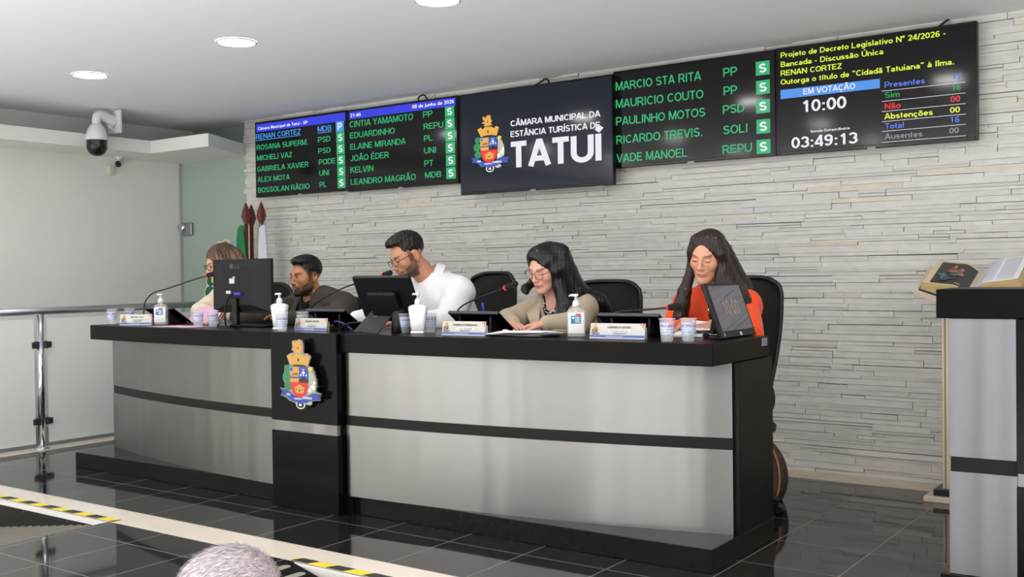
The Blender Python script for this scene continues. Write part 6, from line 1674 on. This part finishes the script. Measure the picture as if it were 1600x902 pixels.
for i in range(25):
    a = math.radians(-158+316*i/24); dv = -fw*math.cos(a)+rt*math.sin(a); dip = 0.022*max(0, -math.cos(a))
    rows.append([n+dv*r+up*(h-dip) for r, h in ((0.073, -0.03), (0.074, 0.030), (0.079, 0.036), (0.092, 0.012), (0.104, -0.012-0.5*dip))])
strip_on(b, org, rows, M_SHIRT, 'collar', 0.003)
F = hair_field(H, 0.16, 0.15, 0.0026)
F.ell(H.w(0, -0.024, 0.050), (0.084, 0.102, 0.090), 0.01, H.A)
F.ell(H.w(0, 0.014, 0.104), (0.068, 0.078, 0.036), 0.02, H.A)
F.ell(H.w(0, 0.052, 0.098), (0.056, 0.036, 0.026), 0.015, H.A)
F.box(H.w(0, 0.125, -0.005), (0.2, 0.075, 0.088), 0.012, 0.010, H.A, True)
F.box(H.w(0, 0.05, -0.135), (0.2, 0.095, 0.11), 0.01, 0.008, H.A, True)
for s in (-1, 1): F.ell(H.w(s*0.090, -0.016, -0.020), (0.03, 0.022, 0.038), 0.004, H.A, True)
F.box(H.w(0, -0.05, -0.15), (0.2, 0.2, 0.09), 0.01, 0.010, H.A, True)
F.warp(groove(H, 0.0022, 230, 60))
hair_obj(b, org, F, hair_mat('hair_black_short', (17, 15, 15), 0.45, (120, 120, 60)))
glasses(b, org, H, mat('glasses_rim_dark', (46, 44, 46), 0.3, 0.2), M_LENS, (0.0250, 0.0195), 0.0017, 0.003, 2.6)

# ---- young man in the dark jacket
S = dict(male=True, az=8, head=((-4.880, 4.620, 1.203), 6, 6, 0), neck=V3(-4.865, 4.70, 1.055), chest=V3(-4.84, 4.79, 0.88), pelvis=V3(-4.82, 4.96, 0.58),
         sh=[V3(-5.055, 4.72, 1.005), V3(-4.655, 4.72, 1.010)], el=[V3(-5.06, 4.50, 0.965), V3(-4.50, 4.52, 0.955)], wr=[V3(-5.28, 4.40, 0.945), V3(-4.74, 4.36, 0.948)],
         hands=[(V3(-0.95, -0.3, -0.1), V3(0, 0, 1), 0.4, 1), (V3(-0.8, -0.55, 0.2), V3(0, 0, 1), 0.4, -1)], neck_r=0.060, neck_hole=0.068, infl=0.024, cuff=0.044, depth=0.12, arm=1.16, hand=1.0, sleeve=1.0, wrinkle=(0.0036, 19, 5.0), open=True, gaze=(0.002, 0.0005),
         color=lambda H: face_color(H, (192, 134, 96), (166, 96, 84), (28, 20, 17), (26, 20, 18), 0.95, ((40, 30, 26), lambda x, y: 0.035+0.0*x+0.0+1.5*np.maximum(0, y-0.025)-0.045, 0.80), opened=True))
def cut(G, H):
    n = S['neck']; G.cap(n+V3(-0.005, -0.05, 0.03), n+V3(-0.02, -0.19, -0.22), 0.058, 0.030, 0.008, True)
S['cloth_cut'] = cut
M_JACK = mat('dark_olive_jacket', (66, 61, 56), 0.85, noise=((40, 40, 40), 0.06), bump=((60, 60, 60), 0.12))
b, H, org = person('young man with short fade haircut and beard in a dark grey jacket over black shirt', S, M_JACK, 'jacket', M_TROU)
G = Field(*[axis(a, c, 0.006) for a, c in zip(S['chest']-V3(0.17, 0.20, 0.25), S['neck']+V3(0.17, 0.12, 0.03))])
torso_arms(G, S, 0.008, 0.03); G.cap(S['neck']-V3(0, 0, 0.045), S['neck']+V3(0, -0.03, 0.10), 0.070, 0.085, 0.006, True)
sdf_obj('t_shirt', G, mat('black_cotton', (20, 20, 22), 0.9), b, org, None, 1)
n = S['neck']
for s in (-1, 1):
    inner = [n+V3(0.0, 0.082, 0.058), n+V3(s*0.060, 0.060, 0.055), n+V3(s*0.082, -0.005, 0.030), n+V3(s*0.075, -0.085, -0.025), n+V3(s*0.055-0.01, -0.140, -0.12), n+V3(s*0.040-0.015, -0.165, -0.20)]
    outer = [n+V3(0.0, 0.108, 0.012), n+V3(s*0.085, 0.085, 0.008), n+V3(s*0.128, 0.000, -0.005), n+V3(s*0.140, -0.095, -0.055), n+V3(s*0.085-0.01, -0.162, -0.13), n+V3(s*0.055-0.015, -0.172, -0.20)]
    A_, B_ = bez(inner, 5), bez(outer, 5); rows = [[np.array(p)+(np.array(q)-np.array(p))*k/4+V3(0, -0.004, 0.006*math.sin(math.pi*k/4)+0.006) for k in range(5)] for p, q in zip(A_, B_)]
    strip_on(b, org, rows, M_JACK, 'collar', 0.004)
F = hair_field(H, 0.14, 0.14, 0.0026)
F.ell(H.w(0, -0.022, 0.046), (0.0785, 0.100, 0.086), 0.008, H.A)
F.ell(H.w(0, 0.012, 0.098), (0.066, 0.078, 0.034), 0.018, H.A)
F.box(H.w(0, 0.135, -0.02), (0.2, 0.082, 0.096), 0.014, 0.010, H.A, True)
F.box(H.w(0, 0.05, -0.115), (0.2, 0.12, 0.115), 0.01, 0.010, H.A, True)
F.box(H.w(0, -0.06, -0.15), (0.2, 0.2, 0.105), 0.01, 0.010, H.A, True)
F.warp(groove(H, 0.0016, 260, 70))
hair_obj(b, org, F, hair_mat('hair_black_short', (17, 15, 15)))

# ---- woman behind the monitor
S = dict(male=False, az=14, head=((-5.745, 4.665, 1.298), 18, 16, 0), neck=V3(-5.70, 4.77, 1.135), chest=V3(-5.67, 4.83, 0.93), pelvis=V3(-5.64, 4.95, 0.585),
         sh=[V3(-5.855, 4.76, 1.060), V3(-5.525, 4.78, 1.060)], el=[V3(-5.86, 4.58, 0.97), V3(-5.36, 4.60, 0.955)], wr=[V3(-5.52, 4.44, 0.95), V3(-5.33, 4.36, 0.945)],
         hands=[(V3(0.8, -0.5, -0.1), V3(0, 0, 1), 0.35, 1), (V3(-0.55, -0.8, -0.12), V3(0, 0, 1), 0.35, -1)], neck_r=0.048, neck_hole=0.062, infl=0.020, depth=0.11, arm=1.05, wide=0.96, hand=0.9, cuff=0.042,
         color=lambda H: face_color(H, (214, 162, 138), (176, 96, 90), (84, 62, 48)))
M_CRM = mat('cream_cloth', (232, 222, 196), 0.8, bump=((50, 50, 50), 0.15))
b, H, org = person('woman with long highlighted brown hair in a cream top, behind the monitor', S, M_CRM, 'blouse', M_TROU)
F = hair_field(H, 0.36, 0.17)
F.ell(H.w(0, -0.020, 0.046), (0.089, 0.107, 0.088), 0.01, H.A)
F.ell(H.w(0, 0.122, -0.030), (0.060, 0.085, 0.100), 0.012, H.A, True)
for q in ([(H.w(-0.06, 0.035, 0.08), .028), (H.w(-0.085, 0.02, 0.0), .030), (H.w(-0.095, 0.0, -0.09), .036), (V3(-5.60, 4.70, 1.10), .04), (V3(-5.58, 4.68, 1.0), .03)],
          [(H.w(0.06, 0.025, 0.07), .026), (H.w(0.082, 0.0, 0.0), .024), (H.w(0.082, -0.01, -0.09), .026), (V3(-5.80, 4.72, 1.08), .028), (V3(-5.80, 4.68, 1.02), .02)],
          [(H.w(-0.04, -0.09, 0.02), .06), (V3(-5.62, 4.86, 1.10), .06), (V3(-5.60, 4.88, 0.98), .04)], [(H.w(0.04, -0.09, 0.0), .06), (V3(-5.76, 4.88, 1.06), .05)]):
    for (a, ra), (b_, rb) in zip(q, q[1:]): F.cap(a, b_, ra, rb, 0.02)
F.warp(groove(H, 0.0016, 300, 10))
def hl(P):
    L = H.l(P); a = np.arctan2(L[:, 0], L[:, 1]); n = np.sin(a*23+2*np.sin(L[:, 2]*6))+0.5*np.sin(a*51+1); t = np.clip(0.35+0.22*n-(L[:, 2]-0.03)*5, 0, 1)[:, None]
    return np.array(lin((70, 52, 42))[:3])[None]*(1-t)+np.array(lin((158, 126, 98))[:3])[None]*t
hair_obj(b, org, F, hair_mat('hair_highlighted', (120, 96, 76), 0.4, vcol=True), color=hl)
glasses(b, org, H, mat('glasses_rim_black', (26, 26, 28), 0.3), M_LENS, (0.0245, 0.0205), 0.0018, 0.002, 2.4)

# ---- grey haired person in the hall, only the crown in view
hx, hy = -1.586, 1.31
S = dict(male=True, az=195, ground=-0.6, head=((hx, hy, 0.557), 195, 10, 0), neck=V3(hx+0.03, hy-0.09, 0.42), chest=V3(hx+0.05, hy-0.15, 0.20), pelvis=V3(hx+0.06, hy-0.24, -0.12),
         sh=[V3(hx+0.24, hy-0.13, 0.34), V3(hx-0.15, hy-0.04, 0.34)], el=[V3(hx+0.27, hy+0.0, 0.14), V3(hx-0.24, hy+0.08, 0.14)], wr=[V3(hx+0.12, hy+0.22, 0.06), V3(hx-0.14, hy+0.28, 0.06)],
         hands=[(V3(-0.3, 0.9, -0.1), V3(0, 0, 1), 0.4, 1), (V3(0.3, 0.9, -0.1), V3(0, 0, 1), 0.4, -1)], neck_r=0.060, neck_hole=0.068, infl=0.022, wide=1.04,
         color=lambda H: face_color(H, (226, 178, 160), (176, 106, 98), (150, 146, 142)))
b, H, org = person('person with short grey hair seated in the hall, seen from behind at the bottom', S, mat('blue_grey_shirt', (120, 132, 150), 0.8), 'shirt', M_TROU)
F = hair_field(H, 0.15, 0.14, 0.003)
F.ell(H.w(0, -0.020, 0.044), (0.083, 0.103, 0.086), 0.01, H.A)
F.box(H.w(0, 0.130, -0.01), (0.2, 0.075, 0.090), 0.02, 0.012, H.A, True)
F.box(H.w(0, 0.05, -0.125), (0.2, 0.10, 0.115), 0.01, 0.010, H.A, True)
F.box(H.w(0, -0.05, -0.16), (0.2, 0.2, 0.09), 0.01, 0.010, H.A, True)
F.warp(groove(H, 0.0014, 200, 90))
M_GREY = mat('hair_grey', (160, 144, 144), 0.6, noise=((80, 80, 30), 0.22), bump=((260, 260, 60), 0.4, 3, 0.004))
ho = hair_obj(b, org, F, M_GREY)
m = MB(); rng = random.Random(5); me = ho.data; nv = len(me.vertices)
for k in range(9000):
    m.cur = 0 if rng.random() < 0.6 else 1
    v = me.vertices[rng.randrange(nv)]; p = v.co; nn = v.normal
    fl_ = Vector(H.d(rng.uniform(-0.35, 0.35), -0.9, -0.25)); d = (fl_-nn*fl_.dot(nn)); d = (d.normalized()+nn*rng.uniform(0.15, 0.5)).normalized()
    L_ = rng.uniform(0.010, 0.022); sd = d.cross(nn).normalized()*0.00045
    a, c_, e = p-nn*0.001, p+d*L_*0.55, p+d*L_-nn*L_*0.12
    m.add([a-sd, a+sd, c_+sd*0.8, c_-sd*0.8, e], [(0, 1, 2, 3), (3, 2, 4)])
obj('hair_strands', m, [mat('hair_grey_strand', (214, 210, 216), 0.5), mat('hair_slate_strand', (140, 140, 148), 0.5)], b)['kind'] = 'stuff'
